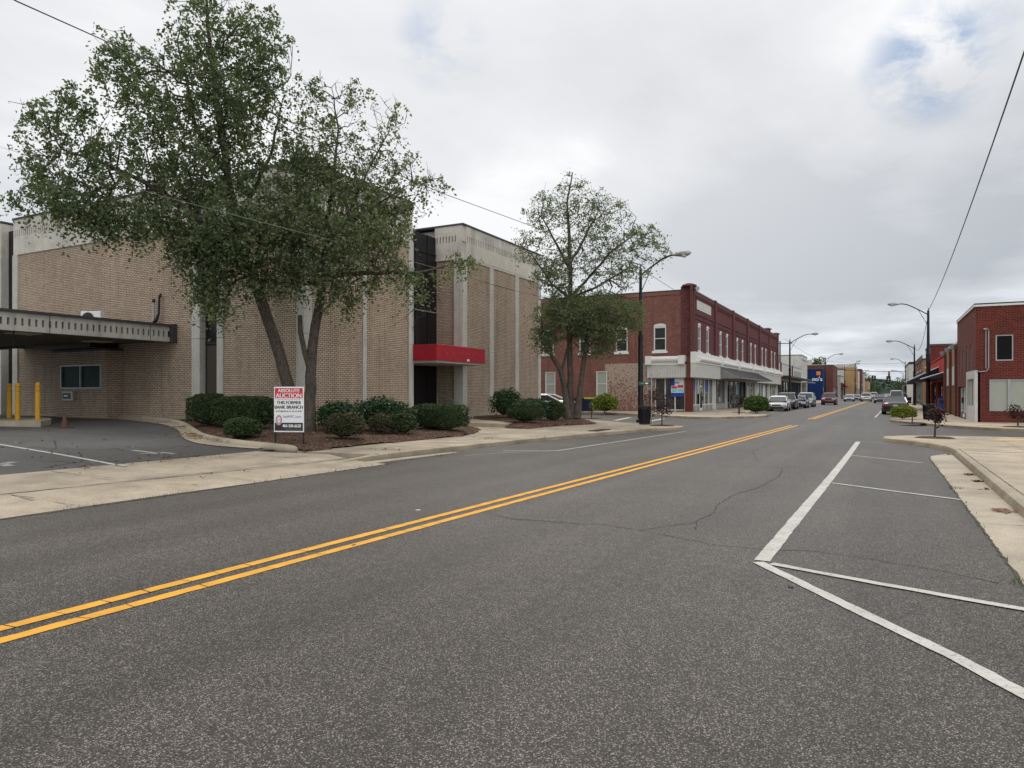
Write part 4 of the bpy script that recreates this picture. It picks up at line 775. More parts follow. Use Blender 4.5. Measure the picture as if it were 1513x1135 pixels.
# ------------------------------------------------------------------ foliage helpers
def leaf_mesh(name, C, N, size, k, parent, droop=.35, aspect=.55, core=None, extra=None):
    """C: centres (n,3); N: preferred facing (n,3) or None"""
    n = len(C); a = rng.uniform(0, 2*np.pi, n); el = rng.normal(-droop, .45, n)
    u = np.stack([np.cos(a)*np.cos(el), np.sin(a)*np.cos(el), np.sin(el)], 1)
    r = rng.normal(size=(n, 3)); v = np.cross(u, r); v /= np.linalg.norm(v, axis=1)[:, None]+1e-9; w = np.cross(u, v)
    s = size*rng.uniform(.6, 1.3, n)[:, None]
    t0 = C-u*s*.5; t1 = C+v*s*aspect*.5+w*s*.08; t2 = C+u*s*.55; t3 = C-v*s*aspect*.5+w*s*.08
    V = np.stack([t0, t1, t2, t3], 1).reshape(-1, 3); nf = n; faces = np.arange(4*n, dtype=np.int32)
    ev = ef = None; nv = len(V)
    me = bpy.data.meshes.new(name)
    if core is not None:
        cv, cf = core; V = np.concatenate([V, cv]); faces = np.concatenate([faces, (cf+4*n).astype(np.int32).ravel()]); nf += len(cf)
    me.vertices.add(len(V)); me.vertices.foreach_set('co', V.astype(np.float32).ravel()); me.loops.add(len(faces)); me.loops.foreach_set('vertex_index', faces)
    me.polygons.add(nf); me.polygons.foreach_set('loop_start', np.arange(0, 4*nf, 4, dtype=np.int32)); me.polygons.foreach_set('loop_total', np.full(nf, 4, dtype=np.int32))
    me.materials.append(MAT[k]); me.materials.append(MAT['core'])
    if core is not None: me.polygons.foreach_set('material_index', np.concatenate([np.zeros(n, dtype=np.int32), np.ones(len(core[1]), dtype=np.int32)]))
    me.update(); me.validate(); o = bpy.data.objects.new(name, me); COL.objects.link(o)
    if parent is not None: attach(o, parent)
    return o
def vnoise(P_, f, seed=0):
    q = P_*f+seed*17.3; return (np.sin(q[:, 0]*1.7+1.3*np.sin(q[:, 1]*1.1))+np.sin(q[:, 1]*2.1+1.7*np.sin(q[:, 2]*1.3))+np.sin(q[:, 2]*1.9+1.1*np.sin(q[:, 0]*1.7)))/3
def bush(label, c, rx, ry, h, k, kind='round', size=.055, n=2600, group=None, name='bush', z=None, loose=0.0, ex=2.0):
    n = int(n*(1.9-.6*loose)); size *= 1.25
    zb = bedz(c[0], c[1])-.03 if z is None else z; th = thing(name, label, 'bush' if name == 'bush' else 'hedge', (c[0], c[1], zb), 0, group)
    d = rng.normal(size=(n, 3)); d /= np.linalg.norm(d, axis=1)[:, None]; d[:, 2] = np.where(d[:, 2] < -.55, -d[:, 2], d[:, 2])
    sup = (np.abs(d)**ex).sum(1)**(-1/ex); sh = d*sup[:, None]
    lump = 1+(.07+.10*loose)*vnoise(sh, 4.0, rng.uniform(0, 9))+.05*vnoise(sh, 9, 2)
    rad = (1-np.abs(rng.normal(0, .045+.14*loose, n)))*lump+rng.uniform(0, .05+.22*loose, n)*(rng.random(n) < .25+.3*loose)
    C = sh*rad[:, None]*np.array([rx, ry, h*.5])+np.array([c[0], c[1], zb+h*.5]); C = C[C[:, 2] > zb+.02]
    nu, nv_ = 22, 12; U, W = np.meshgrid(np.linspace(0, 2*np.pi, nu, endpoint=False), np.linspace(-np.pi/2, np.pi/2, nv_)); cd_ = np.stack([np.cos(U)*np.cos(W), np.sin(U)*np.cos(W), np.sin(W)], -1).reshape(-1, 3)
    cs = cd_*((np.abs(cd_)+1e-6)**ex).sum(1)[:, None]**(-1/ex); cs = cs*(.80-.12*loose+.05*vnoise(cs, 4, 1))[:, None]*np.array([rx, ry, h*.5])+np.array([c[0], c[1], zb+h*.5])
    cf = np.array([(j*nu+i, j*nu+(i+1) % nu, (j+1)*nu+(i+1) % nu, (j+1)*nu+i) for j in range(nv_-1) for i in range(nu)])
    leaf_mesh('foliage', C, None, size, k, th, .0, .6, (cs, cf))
    b = MB()
    for _ in range(6): a = random.uniform(0, 6.28); b.tube([(c[0]+.03*math.cos(a), c[1]+.03*math.sin(a), zb-.02), (c[0]+rx*.4*math.cos(a), c[1]+ry*.4*math.sin(a), zb+h*.45)], [.02, .008], 'twig', 5)
    b.build('stem', th); return th
def bpx(x0, x1, yt, yb, z=None, dd=0):
    """bush placement from its photo box: base on the ground at yb"""
    pxm = (x0+x1)/2
    if z is None:
        zz = .3
        for _ in range(20): p = G(pxm, yb, zz); zz = bedz(p.x, p.y)
    else: p = G(pxm, yb, z); zz = z
    d = -p.x*SN+p.y*CS; w_ = (x1-x0)/F*d/2; back = w_*.75+dd; p = D(pxm, yb, d+back); h = (yb-yt)/F*(d+back*.6)
    return (p.x, p.y), w_*(1+back/d*.6), h
for args in (
  (279, 338, 583, 631, 'hedge', 'round', .05, 5600, 0, 3.6, 'clipped dark green hedge nearest the dark recess of the bank wall', 'hedge'),
  (309, 412, 587, 636, 'hedge', 'round', .05, 8500, 0, 4.0, 'long clipped dark green hedge behind the auction sign', 'hedge'),
  (328, 388, 613, 646, 'hedge', 'round', .045, 3600, 0, 2.1, 'low round clipped bush in front of the long hedge', 'bush'),
  (463, 536, 596, 640, 'holly', 'round', .085, 1900, 1, 2.0, 'loose leafy holly bush just right of the twin trees', 'bush'),
  (478, 541, 612, 651, 'brown_leaf', 'round', .05, 2800, .5, 2.0, 'dull green bush nearest the pavement right of the auction sign', 'bush'),
  (518, 612, 592, 640, 'holly', 'round', .09, 2600, 1, 2.2, 'wide loose holly bush against the brick wall', 'bush'),
  (543, 581, 612, 643, 'brown_leaf', 'round', .05, 1900, .6, 2.0, 'small brownish bush between the dull green and dark bushes', 'bush'),
  (576, 616, 610, 643, 'hedge', 'round', .05, 2400, .4, 2.0, 'small dark bush touching the box-shaped hedge', 'bush'),
  (604, 693, 604, 643, 'hedge', 'round', .042, 7000, 0, 5.0, 'box-shaped clipped hedge in front of the entrance', 'hedge'),
  (724, 772, 584, 625, 'holly', 'round', .085, 1800, .8, 2.2, 'leafy bush at the left end of the second bed', 'bush'),
  (758, 814, 590, 622, 'holly', 'round', .07, 2400, .4, 2.4, 'dark bush behind the round one in the second bed', 'bush'),
  (748, 805, 598, 631, 'hedge', 'round', .045, 3800, 0, 2.1, 'large round clipped bush in the second bed', 'bush'),
  (802, 835, 592, 622, 'hedge', 'round', .05, 2600, .2, 2.2, 'tall dark bush beside the three-stemmed tree', 'bush'),
  (807, 827, 611, 627, 'hedge', 'round', .05, 1100, .3, 2.0, 'smallest bush at the foot of the three-stemmed tree', 'bush')):
    x0, x1, yt, yb, k, kd, sz, n, lo, ex, lab, nm = args; c, rx, h = bpx(x0, x1, yt, yb); bush(lab, c, rx, rx*(.8 if x1-x0 < 70 else .55), h, k, kd, sz, n, name=nm, loose=lo, ex=ex)
c, rx, h = bpx(234, 246, 598, 613); bush('small green shrub against the bank wall by the kerb end', c, rx, rx*.8, h*1.1, 'holly', size=.08, n=420, loose=1)
c, rx, h = bpx(240, 258, 600, 617); bush('dry reddish shrub at the foot of the bank wall', c, rx, rx*.8, h, 'purple_leaf', size=.07, n=300, loose=1)
for x0, x1, yt, yb, k, n, lab in ((877, 912, 583, 610.5, 'lime_leaf', 2400, 'yellow-green round bush in front of the brick side wall'), (1100, 1135, 586, 611.5, 'boxwood', 2800, 'round green bush on the kerb beside the white sedan'), (1319, 1351, 600, 620, 'lime_leaf', 1800, 'low yellow-green bush behind the parked dark sedan')):
    c, rx, h = bpx(x0, x1, yt, yb, .13); bush(lab, c, rx, rx*.9, h, k, size=.10, n=n, z=.12, loose=.35, ex=2.3)
# ------------------------------------------------------------------ trees
def tree(label, trunks, blobs, leafk, lsize, seed, name='tree', shoots=4, lps=7, extra_r=1.0, bark='bark', spacing=.5, group=None, minr=.006, droop=.45, jit=.12, thin=1.0):
    """trunks: polylines of (px,py,depth,radius); blobs: (px,py,rx,ry,depth,drad,count)"""
    r_ = np.random.default_rng(seed); T = []; par = []; rad = []; 
    for tr in trunks:
        pts = [D(a, b_, c) for a, b_, c, _ in tr]; last = -1
        if T and tr[0][3] < 0:            # limb: starts at the nearest existing node
            P0 = np.array(T); last = int(np.argmin(((P0-np.array(pts[0]))**2).sum(1)))
            seq = [Vector(T[last])]+pts[1:]; rs = [abs(t[3]) for t in tr]
        else: seq = pts; rs = [t[3] for t in tr]
        for i in range(len(seq)-1):
            n = max(1, int((seq[i+1]-seq[i]).length/.35))
            for j in range(0 if (i == 0 and last < 0) else 1, n+1):
                p = seq[i].lerp(seq[i+1], j/n); wob = .0 if j in (0, n) else .02
                T.append((p.x+r_.normal(0, wob), p.y+r_.normal(0, wob), p.z)); par.append(last); rad.append(rs[i]+(rs[i+1]-rs[i])*j/n); last = len(T)-1
    nT = len(T); base_p = np.array(T[0]); A = []; dens = []
    KA = []
    for (px, py, rx, ry, dp, dr, cnt, *kp) in blobs:
        KA.append(np.full(cnt, kp[0] if kp else 1.0))
        c = np.array(D(px, py, dp)); sx, sz = rx/F*dp, ry/F*dp
        q = r_.normal(size=(cnt, 3)); q /= np.linalg.norm(q, axis=1)[:, None]; q *= (r_.random(cnt)**(1/2.2))[:, None]
        A.append(c+q[:, 0:1]*sx*np.array([[CS, SN, 0]])+q[:, 1:2]*dr*np.array([[-SN, CS, 0]])+q[:, 2:3]*sz*np.array([[0, 0, 1.]]))
    A = np.concatenate(A); KA = np.concatenate(KA); KA = KA[A[:, 2] > 1.9]; A = A[A[:, 2] > 1.9]
    N = np.zeros((nT+len(A)*9, 3)); N[:nT] = T; par = par+[0]*(len(N)-nT); cost = np.zeros(len(N)); m = nT; keep = np.ones(len(N))
    cost[:nT] = 0; dist0 = np.sqrt((((A[:, None, :]-N[None, :nT:2, :])**2).sum(2)).min(1)); order = np.argsort(dist0); tips = []
    top0 = min(T[i][2] for i in range(nT))+2.2
    ok = np.ones(len(N), bool); ok[:nT] = N[:nT, 2] > top0
    for a in order:
        p = A[a]; dv = p-N[:m]; ds = np.sqrt((dv**2).sum(1)); sc = ds+.22*cost[:m]+np.maximum(0, N[:m, 2]-p[2]+.3)*.25; sc[~ok[:m]] = 1e9; j = int(np.argmin(sc)); d = ds[j]
        if d < .12: continue
        n = min(8, max(1, int(round(d/.45)))); last = j; mid = (N[j]+p)/2+r_.normal(0, .09*d, 3)+np.array([0, 0, .05*d])
        for s in range(1, n+1):
            t = s/n; q = (1-t)**2*N[j]+2*t*(1-t)*mid+t*t*p; N[m] = q; keep[m] = KA[a]; par[m] = last; cost[m] = cost[last]+d/n; last = m; m += 1
        tips.append(last)
    N = N[:m]; par = np.array(par[:m]); val = np.zeros(m)
    for t in tips: val[t] += 1
    ch = [[] for _ in range(m)]
    for i in range(m-1, -1, -1):
        if val[i] == 0: val[i] = .6
        if par[i] >= 0: val[par[i]] += val[i]*.96; ch[par[i]].append(i)
    rr = np.maximum(minr, .0070*extra_r*val**.56); 
    for i in range(nT): rr[i] = rad[i]
    for i in range(nT, m): rr[i] = min(rr[i], rr[par[i]]*.9)
    th = thing(name, label, 'tree', tuple(base_p), 0, group); b = MB(); heads = [i for i in range(m) if par[i] < 0]; stack = list(heads); starts = [(h, None) for h in heads]
    while starts:
        s, pv = starts.pop(); chain = [s]
        while ch[chain[-1]]:
            cs_ = sorted(ch[chain[-1]], key=lambda q: -rr[q]); nx = cs_[0]; starts += [(q, chain[-1]) for q in cs_[1:]]; chain.append(nx)
        idx = ([pv] if pv is not None else [])+chain; rs = [rr[i] for i in idx]
        if pv is not None: rs[0] = rr[chain[0]]
        if len(idx) > 1: b.tube([N[i] for i in idx], rs, bark if max(rs) > .03 else 'twig', 12 if max(rs) > .1 else 6 if max(rs) > .03 else 4, cap=False)
    b.build('trunk', th, smooth=True)
    base_t = np.array([N[t] for t in tips]); Ls = []
    tw = [i for i in range(nT, m) if val[i] < 14]; tw = [i for i in tw if r_.random() < keep[i]*thin]; base_t = N[np.array(tw)]
    k = len(base_t); sh = np.repeat(base_t, shoots, 0); a = r_.uniform(0, 2*np.pi, len(sh)); ln = r_.uniform(.25, .75, len(sh))*spacing*1.4
    hd = np.stack([np.cos(a), np.sin(a), r_.normal(.05, .35, len(sh))], 1)
    for s in range(lps):
        t = ((s+r_.random(len(sh)))/lps)[:, None]; Ls.append(sh+hd*ln[:, None]*t+np.array([0, 0, -1])*(t**2)*ln[:, None]*droop*1.6+r_.normal(0, jit*.5, (len(sh), 3)))
    L = np.concatenate(Ls); print(name, label[:20], 'nodes', m, 'leaves', len(L)); leaf_mesh('crown', L, None, lsize, leafk, th, .5, .62)
    return th
tree('large leafy birch with a leaning trunk left of its twin behind the auction sign',
  [[(441, 648, 24.2, .34), (438, 632, 24.2, .24), (430, 585, 24.1, .215), (415, 530, 24, .20), (400, 485, 23.8, .19), (381, 430, 23.5, .18), (366, 385, 23.2, .17), (350, 330, 23, .15), (336, 260, 22.8, .12), (327, 190, 22.6, .12), (318, 130, 22.5, .09), (310, 60, 22.4, .06), (305, 0, 22.3, .04)],
   [(381, 430, 23.5, -.14), (340, 370, 22.6, .12), (280, 310, 22, .09), (215, 270, 21.8, .07), (150, 240, 21.6, .05), (90, 220, 21.4, .03)],
   [(336, 260, 22.8, -.08), (290, 190, 22.8, .06), (262, 60, 22.8, .03)], [(350, 330, 23, -.09), (400, 230, 23.8, .05), (420, 140, 24, .02)]],
  [(320, 65, 78, 85, 22.5, 2.0, 300), (390, 75, 42, 70, 23, 1.5, 130), (285, 150, 100, 75, 22.5, 2.2, 320), (195, 110, 48, 60, 22.3, 1.3, 110), (168, 68, 25, 25, 22.3, .8, 24), (370, 160, 65, 60, 23, 1.8, 170),
   (110, 205, 75, 60, 21.8, 1.4, 150), (60, 260, 48, 50, 21.6, 1.2, 80), (135, 285, 80, 42, 21.7, 1.5, 150), (45, 160, 25, 25, 21.6, .7, 22), (110, 140, 30, 25, 21.7, .7, 30), (230, 240, 100, 70, 22, 2, 300), (250, 325, 70, 40, 22, 1.4, 130),
   (340, 270, 85, 80, 22.8, 2.0, 320), (310, 375, 45, 65, 22.3, 1.1, 150), (318, 430, 26, 45, 22.2, .7, 60), (390, 340, 65, 60, 23, 1.8, 200), (30, 300, 22, 22, 21.5, .6, 16), (270, 365, 34, 28, 22, .8, 40), (175, 322, 85, 26, 21.8, 1.3, 110), (300, 345, 55, 40, 21.6, 1.0, 110), (360, 395, 50, 42, 22.6, 1.2, 130), (345, 330, 60, 50, 21.5, .8, 130), (330, 455, 16, 22, 22.2, .4, 16), (120, 310, 50, 30, 21.5, .8, 50), (305, 410, 22, 40, 22, .6, 40)],
  'leaf', .118, 3, shoots=6, lps=7, jit=.10, droop=1.1, spacing=.5, thin=.46, extra_r=.72, minr=.004)
tree('sparser birch with an upright trunk behind the auction sign',
  [[(455, 647, 24, .34), (456, 632, 24, .25), (457, 590, 24, .20), (460, 540, 24, .175), (464, 495, 24, .165), (472, 450, 24, .15), (476, 410, 24, .14), (482, 360, 24, .11), (488, 300, 24, .075), (495, 250, 24, .05), (500, 190, 24, .032), (490, 130, 24, .015)],
   [(458, 560, 24, -.10), (450, 520, 23.8, .09), (444, 490, 23.7, .085), (443, 466, 23.7, .075)],
   [(482, 360, 24, -.09), (510, 330, 24, .055), (550, 240, 24.3, .03), (575, 195, 24.6, .018), (598, 182, 24.8, .008)],
   [(476, 410, 24, -.10), (520, 404, 23.6, .085), (560, 403, 23.4, .07), (620, 403, 23.2, .045), (690, 385, 23, .015)],
   [(510, 330, 24, -.07), (560, 300, 24, .035), (610, 270, 24, .02), (655, 262, 24, .012)]],
  [(440, 330, 62, 75, 23.8, 2.2, 300), (500, 330, 80, 60, 23.8, 2.2, 380), (565, 330, 42, 55, 23.8, 1.6, 170), (540, 400, 60, 32, 23.5, 1.3, 130), (425, 405, 52, 32, 23, 1, 130), (470, 395, 50, 35, 22.6, .6, 110), (450, 340, 60, 50, 22.2, .7, 130), (540, 350, 55, 45, 22.4, .7, 120), (500, 440, 28, 26, 23.3, .5, 34), (520, 440, 34, 24, 23.4, .6, 34), (520, 465, 10, 18, 23.4, .3, 10),
   (430, 270, 50, 50, 24, 1.5, 150), (470, 255, 60, 38, 23.6, 1.0, 130, .9), (540, 285, 60, 28, 23.4, .9, 110, .9), (590, 310, 24, 30, 23.4, .6, 40, .9), (450, 232, 48, 26, 23.5, .8, 120, 1), (505, 262, 45, 20, 23.5, .7, 90, 1), (480, 210, 55, 60, 24, 1.8, 190, .45), (462, 130, 30, 30, 24, 1.0, 50, .4), (505, 150, 35, 40, 24, 1.0, 70, .3), (550, 230, 55, 48, 24.4, 1.6, 140, .36), (565, 165, 45, 28, 24.6, 1.0, 60, .16), (595, 255, 50, 34, 24.3, 1.4, 110, .5),
   (640, 272, 26, 22, 24, .9, 45, .6), (610, 300, 30, 25, 24, 1, 40, .5), (615, 405, 55, 32, 23.3, .9, 90, .7), (680, 383, 26, 16, 23, .6, 40, .6), (630, 440, 35, 25, 23.2, .6, 26, .5), (600, 480, 40, 25, 23.2, .6, 12, .3)],
  'leaf_pale', .112, 5, shoots=6, lps=7, jit=.10, droop=1.0, spacing=.5, thin=.36, extra_r=.68, minr=.004)

tree('airy three-stemmed birch between the bank and the brick building',
  [[(846, 622, 36.6, .42), (845, 612, 36.6, .27), (843, 590, 36.6, .165), (842, 540, 36.6, .145), (842, 470, 36.6, .135), (843, 400, 36.6, .11), (841, 350, 36.6, .085), (838, 300, 36.6, .05), (846, 255, 36.6, .03)],
   [(840, 618, 36.4, .26), (835, 580, 36.4, .15), (829, 550, 36.3, .13), (818, 530, 36.2, .11), (806, 512, 36, .09), (798, 490, 36, .05)],
   [(852, 618, 36.4, .24), (857, 575, 36.4, .13), (863, 530, 36.4, .12), (867, 500, 36.4, .10), (872, 470, 36.5, .07)],
   [(829, 548, 36.3, -.10), (835, 530, 36.5, .08), (838, 515, 36.6, .06)],
   [(843, 440, 36.6, -.08), (870, 410, 36.6, .06), (905, 370, 36.6, .06), (940, 345, 36.6, .03)],
   [(843, 440, 36.6, -.07), (880, 425, 36.3, .055), (930, 395, 36, .04)],
   [(843, 390, 36.6, -.10), (862, 355, 36.8, .07), (885, 310, 37, .03)], [(843, 400, 36.6, -.09), (822, 360, 36.4, .06), (800, 320, 36.2, .03)],
   [(843, 440, 36.6, -.08), (815, 420, 36.4, .06), (785, 375, 36, .03)]],
  [(835, 468, 50, 36, 36.3, 2.0, 400), (892, 470, 52, 42, 36.3, 2.0, 460), (935, 465, 18, 26, 36.2, 1.2, 50), (805, 500, 22, 26, 36, 1.2, 90), (880, 515, 30, 16, 36.3, 1.2, 60), (900, 505, 16, 12, 36.3, .8, 18),
   (845, 305, 58, 48, 36.8, 2.2, 260, .40), (800, 315, 32, 30, 36.2, 1.5, 80, .40), (895, 330, 48, 38, 36.8, 2, 200, .40), (945, 355, 34, 34, 36.6, 1.6, 130, .45), (860, 375, 60, 34, 36.6, 2.2, 220, .45), (915, 400, 48, 32, 36.3, 1.8, 170, .55),
   (785, 360, 32, 30, 36, 1.5, 90, .5), (815, 405, 34, 34, 36.3, 1.8, 150, .6), (845, 430, 50, 18, 36.4, 1.5, 110, .5), (978, 375, 12, 20, 36.5, .8, 14, .4)],
  'leaf_pale', .105, 9, shoots=5, lps=6, thin=.9, spacing=.6, droop=.3, jit=.12, extra_r=.85, minr=.005)
def sapling(label, px, yb, yt, w, k, z=.13, n=330, h0=.35, lean=0, size=.10, rx=None):
    c = G(px, yb, z); d = -c.x*SN+c.y*CS; H = (yb-yt)/F*d; W = w/F*d/2; th = thing('sapling', label, 'sapling', tuple(c), 0)
    b = MB(); top = c+Vector((lean, 0, H*.93)); b.tube([c-Vector((0, 0, .05)), c.lerp(top, .4), top], [.035, .028, .008], 'twig', 6); C = []
    for i in range(16):
        t = random.uniform(h0, .85); p = c.lerp(top, t); a = random.uniform(0, 6.28); e = p+Vector((math.cos(a)*W*.8, math.sin(a)*W*.8, H*random.uniform(.03, .15))); b.tube([p, e], [.01, .004], 'twig', 4); C += [(e if random.random() < .5 else p.lerp(e, random.uniform(.3, 1.1))) for _ in range(n//16)]
    b.build('trunk', th); C = np.array([tuple(q) for q in C]); C = C+rng.normal(0, W*.25, C.shape); leaf_mesh('crown', C, None, size, k, th, .2, .6)
    b = MB(); b.tube([c+Vector((0, 0, .0)), c+Vector((0, 0, .03))], [.62, .5], 'mulch', 14); struct(b.build('tree_pit'))
sapling('small purple-leaved sapling beside the street corner rubbish bin', 978, 629, 580, 27, 'purple_leaf', n=520)
sapling('purple-leaved sapling across the side street near the brick side wall', 960, 612.5, 570, 26, 'purple_leaf', n=420, size=.13)
sapling('thin pale sapling left of the yellow-green bush', 874, 618.5, 594, 8, 'lime_leaf', n=60, size=.12)
sapling('purple-leaved sapling on the near right pavement corner', 1381, 647, 601, 24, 'purple_leaf', .145, n=480, lean=.04, h0=.5, size=.10)
sapling('purple-leaved sapling in front of the corner brick building window', 1504, 631, 598, 26, 'purple_leaf', n=460, h0=.3)
sapling('nearly bare sapling on the far right kerb corner', 1348, 625.0, 600, 10, 'lime_leaf', n=40, size=.09)
sapling('purple sapling against the long shopfront behind the round bush', 1092, 609.5, 583, 12, 'purple_leaf', n=200, size=.12)
# distant trees
def fartree(label, px, py0, py1, w, dp, k='far_leaf', n=1400, name='tree', group=None):
    c = D(px, (py0+py1)/2, dp); H = (py1-py0)/F*dp; W = w/F*dp/2; th = thing(name, label, 'tree', (c.x, c.y, 0), 0, group); q = rng.normal(size=(n, 3)); q /= np.linalg.norm(q, axis=1)[:, None]
    lump = 1+.28*vnoise(q, 3.2, rng.uniform(0, 20)); q *= (rng.random(n)**.45*lump)[:, None]; C = q*np.array([W, W, H/2])+np.array(c); leaf_mesh('crown', C, None, max(.5, W*.13), k, th, .2, .8)
    b = MB(); b.tube([(c.x, c.y, -.1), (c.x+.2, c.y, c.z), (c.x, c.y, c.z+H*.3)], [W*.09, W*.06, W*.02], 'bark', 7)
    for i in range(6): a = i*1.05; b.tube([(c.x, c.y, c.z-H*.2), (c.x+math.cos(a)*W*.6, c.y+math.sin(a)*W*.6, c.z+H*.15)], [W*.03, W*.01], 'bark', 5)
    b.build('trunk', th)
fartree('distant tree rising above the roofs right of the white brick building', 1209, 528, 552, 22, 215, n=900)
for i, (px, a, c, w, dp, lab) in enumerate(((1279, 546, 582, 18, 335, 'dark tree beyond the last tan building on the left'), (1287, 556, 584, 16, 360, 'green tree down the left end of the street'), (1296, 566, 586, 14, 420, 'low tree at the far left end of the street'), (1333, 557, 588, 24, 250, 'round tree over the pavement on the right'), (1326, 564, 588, 16, 320, 'smaller tree farther along the right pavement'), (1343, 556, 584, 20, 230, 'tree partly behind the lamp posts on the right'))): fartree(lab, px, a, c, w, dp, n=900, group='trees at the far end of the street')
b = MB(); V = []; Fc = []; nx, ny = 60, 8
for j in range(ny):
    for i in range(nx):
        px = 1160+i*5; dp = 900+j*60; q = D(px, 590, dp); h = 15*math.exp(-((px-1290)/60)**2)*math.sin(math.pi*min(1, (j+1)/5)/2)+3*math.sin(i*.9+j)*.6+6; V.append((q.x, q.y, max(-1, h if j < ny-1 else -1) if j else -1))
for j in range(ny-1):
    for i in range(nx-1): Fc.append((j*nx+i, j*nx+i+1, (j+1)*nx+i+1, (j+1)*nx+i))
MAT['hill_leaf'] = leafmat('hill_leaf', (.02, .045, .03), (.035, .06, .04), (.05, .07, .045), .1, .03); P('hill_green', (.045, .08, .045), .95, var=.3, sc=.02, fine=.2, bmp=.3); b.mesh(V, Fc, 'hill_green'); struct(b.build('hills', smooth=True))
q = []; 
for _ in range(9000):
    px = random.uniform(1225, 1350); t = random.random(); dp = 905+t*300; h = (15*math.exp(-((px-1290)/60)**2)*math.sin(math.pi*min(1, (t*300/60+1)/5)/2)+6); c = D(px, 590, dp); q.append((c.x, c.y, h+random.uniform(-2, 3)))
o = leaf_mesh('wooded_hill', np.array(q), None, 3.2, 'hill_leaf', None, .1, .9); struct(o, 'stuff', 'dark wooded hillside closing the far end of the street')
# ------------------------------------------------------------------ street lamps, poles, wires
def lamp(label, px, yb, yt, dp, arm, xdir, group='cobra head street lamps along the street', col='black_metal', thick=.11, arm_rise=1.0):
    c = D(px, yb, dp); c.z = .13; top = EYE+(HY-yt)/F*dp; th = thing('street_lamp', label, 'street lamp', tuple(c), 0, group)
    b = MB(); b.tube([(c.x, c.y, .1), (c.x, c.y, .25), (c.x, c.y, .3), (c.x, c.y, top*.58), (c.x, c.y, top*.58+.02), (c.x, c.y, top)], [thick*1.9, thick*1.9, thick*1.2, thick, thick*.8, thick*.6], col, 12); b.tube([(c.x, c.y, top*.55), (c.x, c.y, top*.56)], thick*1.25, col, 12); b.tube([(c.x, c.y, top), (c.x, c.y, top+.22)], .03, col, 6); b.build('pole', th)
    b = MB(); s = xdir; z = top-.35; pts = [(c.x, c.y, z), (c.x+s*arm*.35, c.y-.06*arm, z+arm_rise*.5), (c.x+s*arm*.62, c.y-.1*arm, z+arm_rise*.86), (c.x+s*arm*.8, c.y-.14*arm, z+arm_rise*.99), (c.x+s*arm, c.y-.17*arm, z+arm_rise*1.0)]
    pts = smoothline(pts); b.tube(pts, [.045]*len(pts), 'dark_metal' if col == 'black_metal' else 'galv', 7); b.tube([(c.x, c.y, z-.95), (c.x+s*arm*.34, c.y-.057*arm, z+arm_rise*.50)], .022, 'dark_metal', 5); b.build('arm', th)
    b = MB(); e = pts[-1]; dv = (pts[-1]-pts[-2]).normalized(); P0 = Vector(e)
    b.tube([P0-dv*.15, P0+dv*.05, P0+dv*.3, P0+dv*.62, P0+dv*.78], [.06, .10, .16, .14, .04], 'galv', 10); hd = b.build('lamp_head', th)
    b = MB(); q = P0+dv*.42-Vector((0, 0, .1)); b.tube([q+Vector((0, 0, .03)), q-Vector((0, 0, .06)), q-Vector((0, 0, .11))], [.15, .12, .03], 'lamp_glass', 10); b.build('lens', hd); return th, Vector((c.x, c.y, top))
la, ta = lamp('tall black street lamp beside the rubbish bin on the left corner, nearest of the lamps', 946.5, 627, 397, 37.3, 2.0, 1, thick=.125, arm_rise=.85)
lamp('street lamp standing among parked cars before the low white shop', 1167, 605, 503, 86, 2.5, 1, thick=.13)
lamp('thin street lamp in front of the blue shop', 1219.5, 597, 529, 130, 2.3, 1, thick=.12); lamp('thin street lamp left of the ochre building', 1248, 592, 542, 172, 2.6, 1, thick=.12); lamp('far street lamp beside the ochre brick front', 1263.5, 590, 538, 168, .5, 1, thick=.12)
lr, tr_ = lamp('tall black street lamp on the right pavement before the red shop', 1371.5, 607, 459, 60, 2.3, -1, thick=.15); l2, t2 = lamp('street lamp on the right pavement left of the navy awning', 1351, 599, 511, 88, 2.4, -1, thick=.13)
lamp('third street lamp down the right side', 1337.5, 592, 535, 138, 1.9, -1); lamp('fourth and smallest street lamp down the right side', 1334.5, 589, 551, 195, 2.2, -1)
up = thing('utility_pole', 'wooden utility pole with crossarms rising behind the long brick building roof', 'utility pole', (onY(1152.5, 140), 140, 0)); x = onY(1152.5, 140); z = zat(504, x, 140)
b = MB(); b.tube([(x, 140, 0), (x, 140, z)], [.2, .13], 'wood_pole'); b.build('pole', up); b = MB(); b.box(x-.2, x+2.2, 139.8, 139.9, z-.55, z-.4, 'wood_pole'); b.box(x-.2, x+2.4, 139.8, 139.9, z-5.3, z-5.15, 'wood_pole'); b.build('crossarm', up)
up = thing('utility_pole', 'wooden utility pole on the right behind the brown brick building front', 'utility pole', (onY(1341.5, 170), 170, 0)); x = onY(1341.5, 170); b = MB(); b.tube([(x, 170, 0), (x, 170, zat(560, x, 170))], [.2, .13], 'wood_pole'); b.build('pole', up)
def wire(label, pts, r=.018, sag=0, k='black_metal', n=18):
    q = []
    for a, c in zip(pts, pts[1:]):
        for i in range(n): t = i/n; p = a.lerp(c, t); p.z -= sag*4*t*(1-t); q.append(p)
    q.append(pts[-1]); b = MB(); b.tube(q, r, k, 5); return tag(b.build('overhead_cable'), label, 'cable')
wire('twisted overhead cable coming down to the tall right street lamp', [D(1560, -60, 12), tr_], .020, .55)
wire('overhead cable sagging between the two nearest right street lamps', [tr_-Vector((0, 0, .3)), t2], .02, 1.6)
wire('overhead cable from the top left passing behind the birches to the brick roof', [D(-60, -42, 13), D(25, 2, 14.5), D(148, 57, 18), D(400, 180, 26), D(660, 288, 36), D(780, 332, 41), D(940, 393, 50), D(1000, 431, 57)], .016)
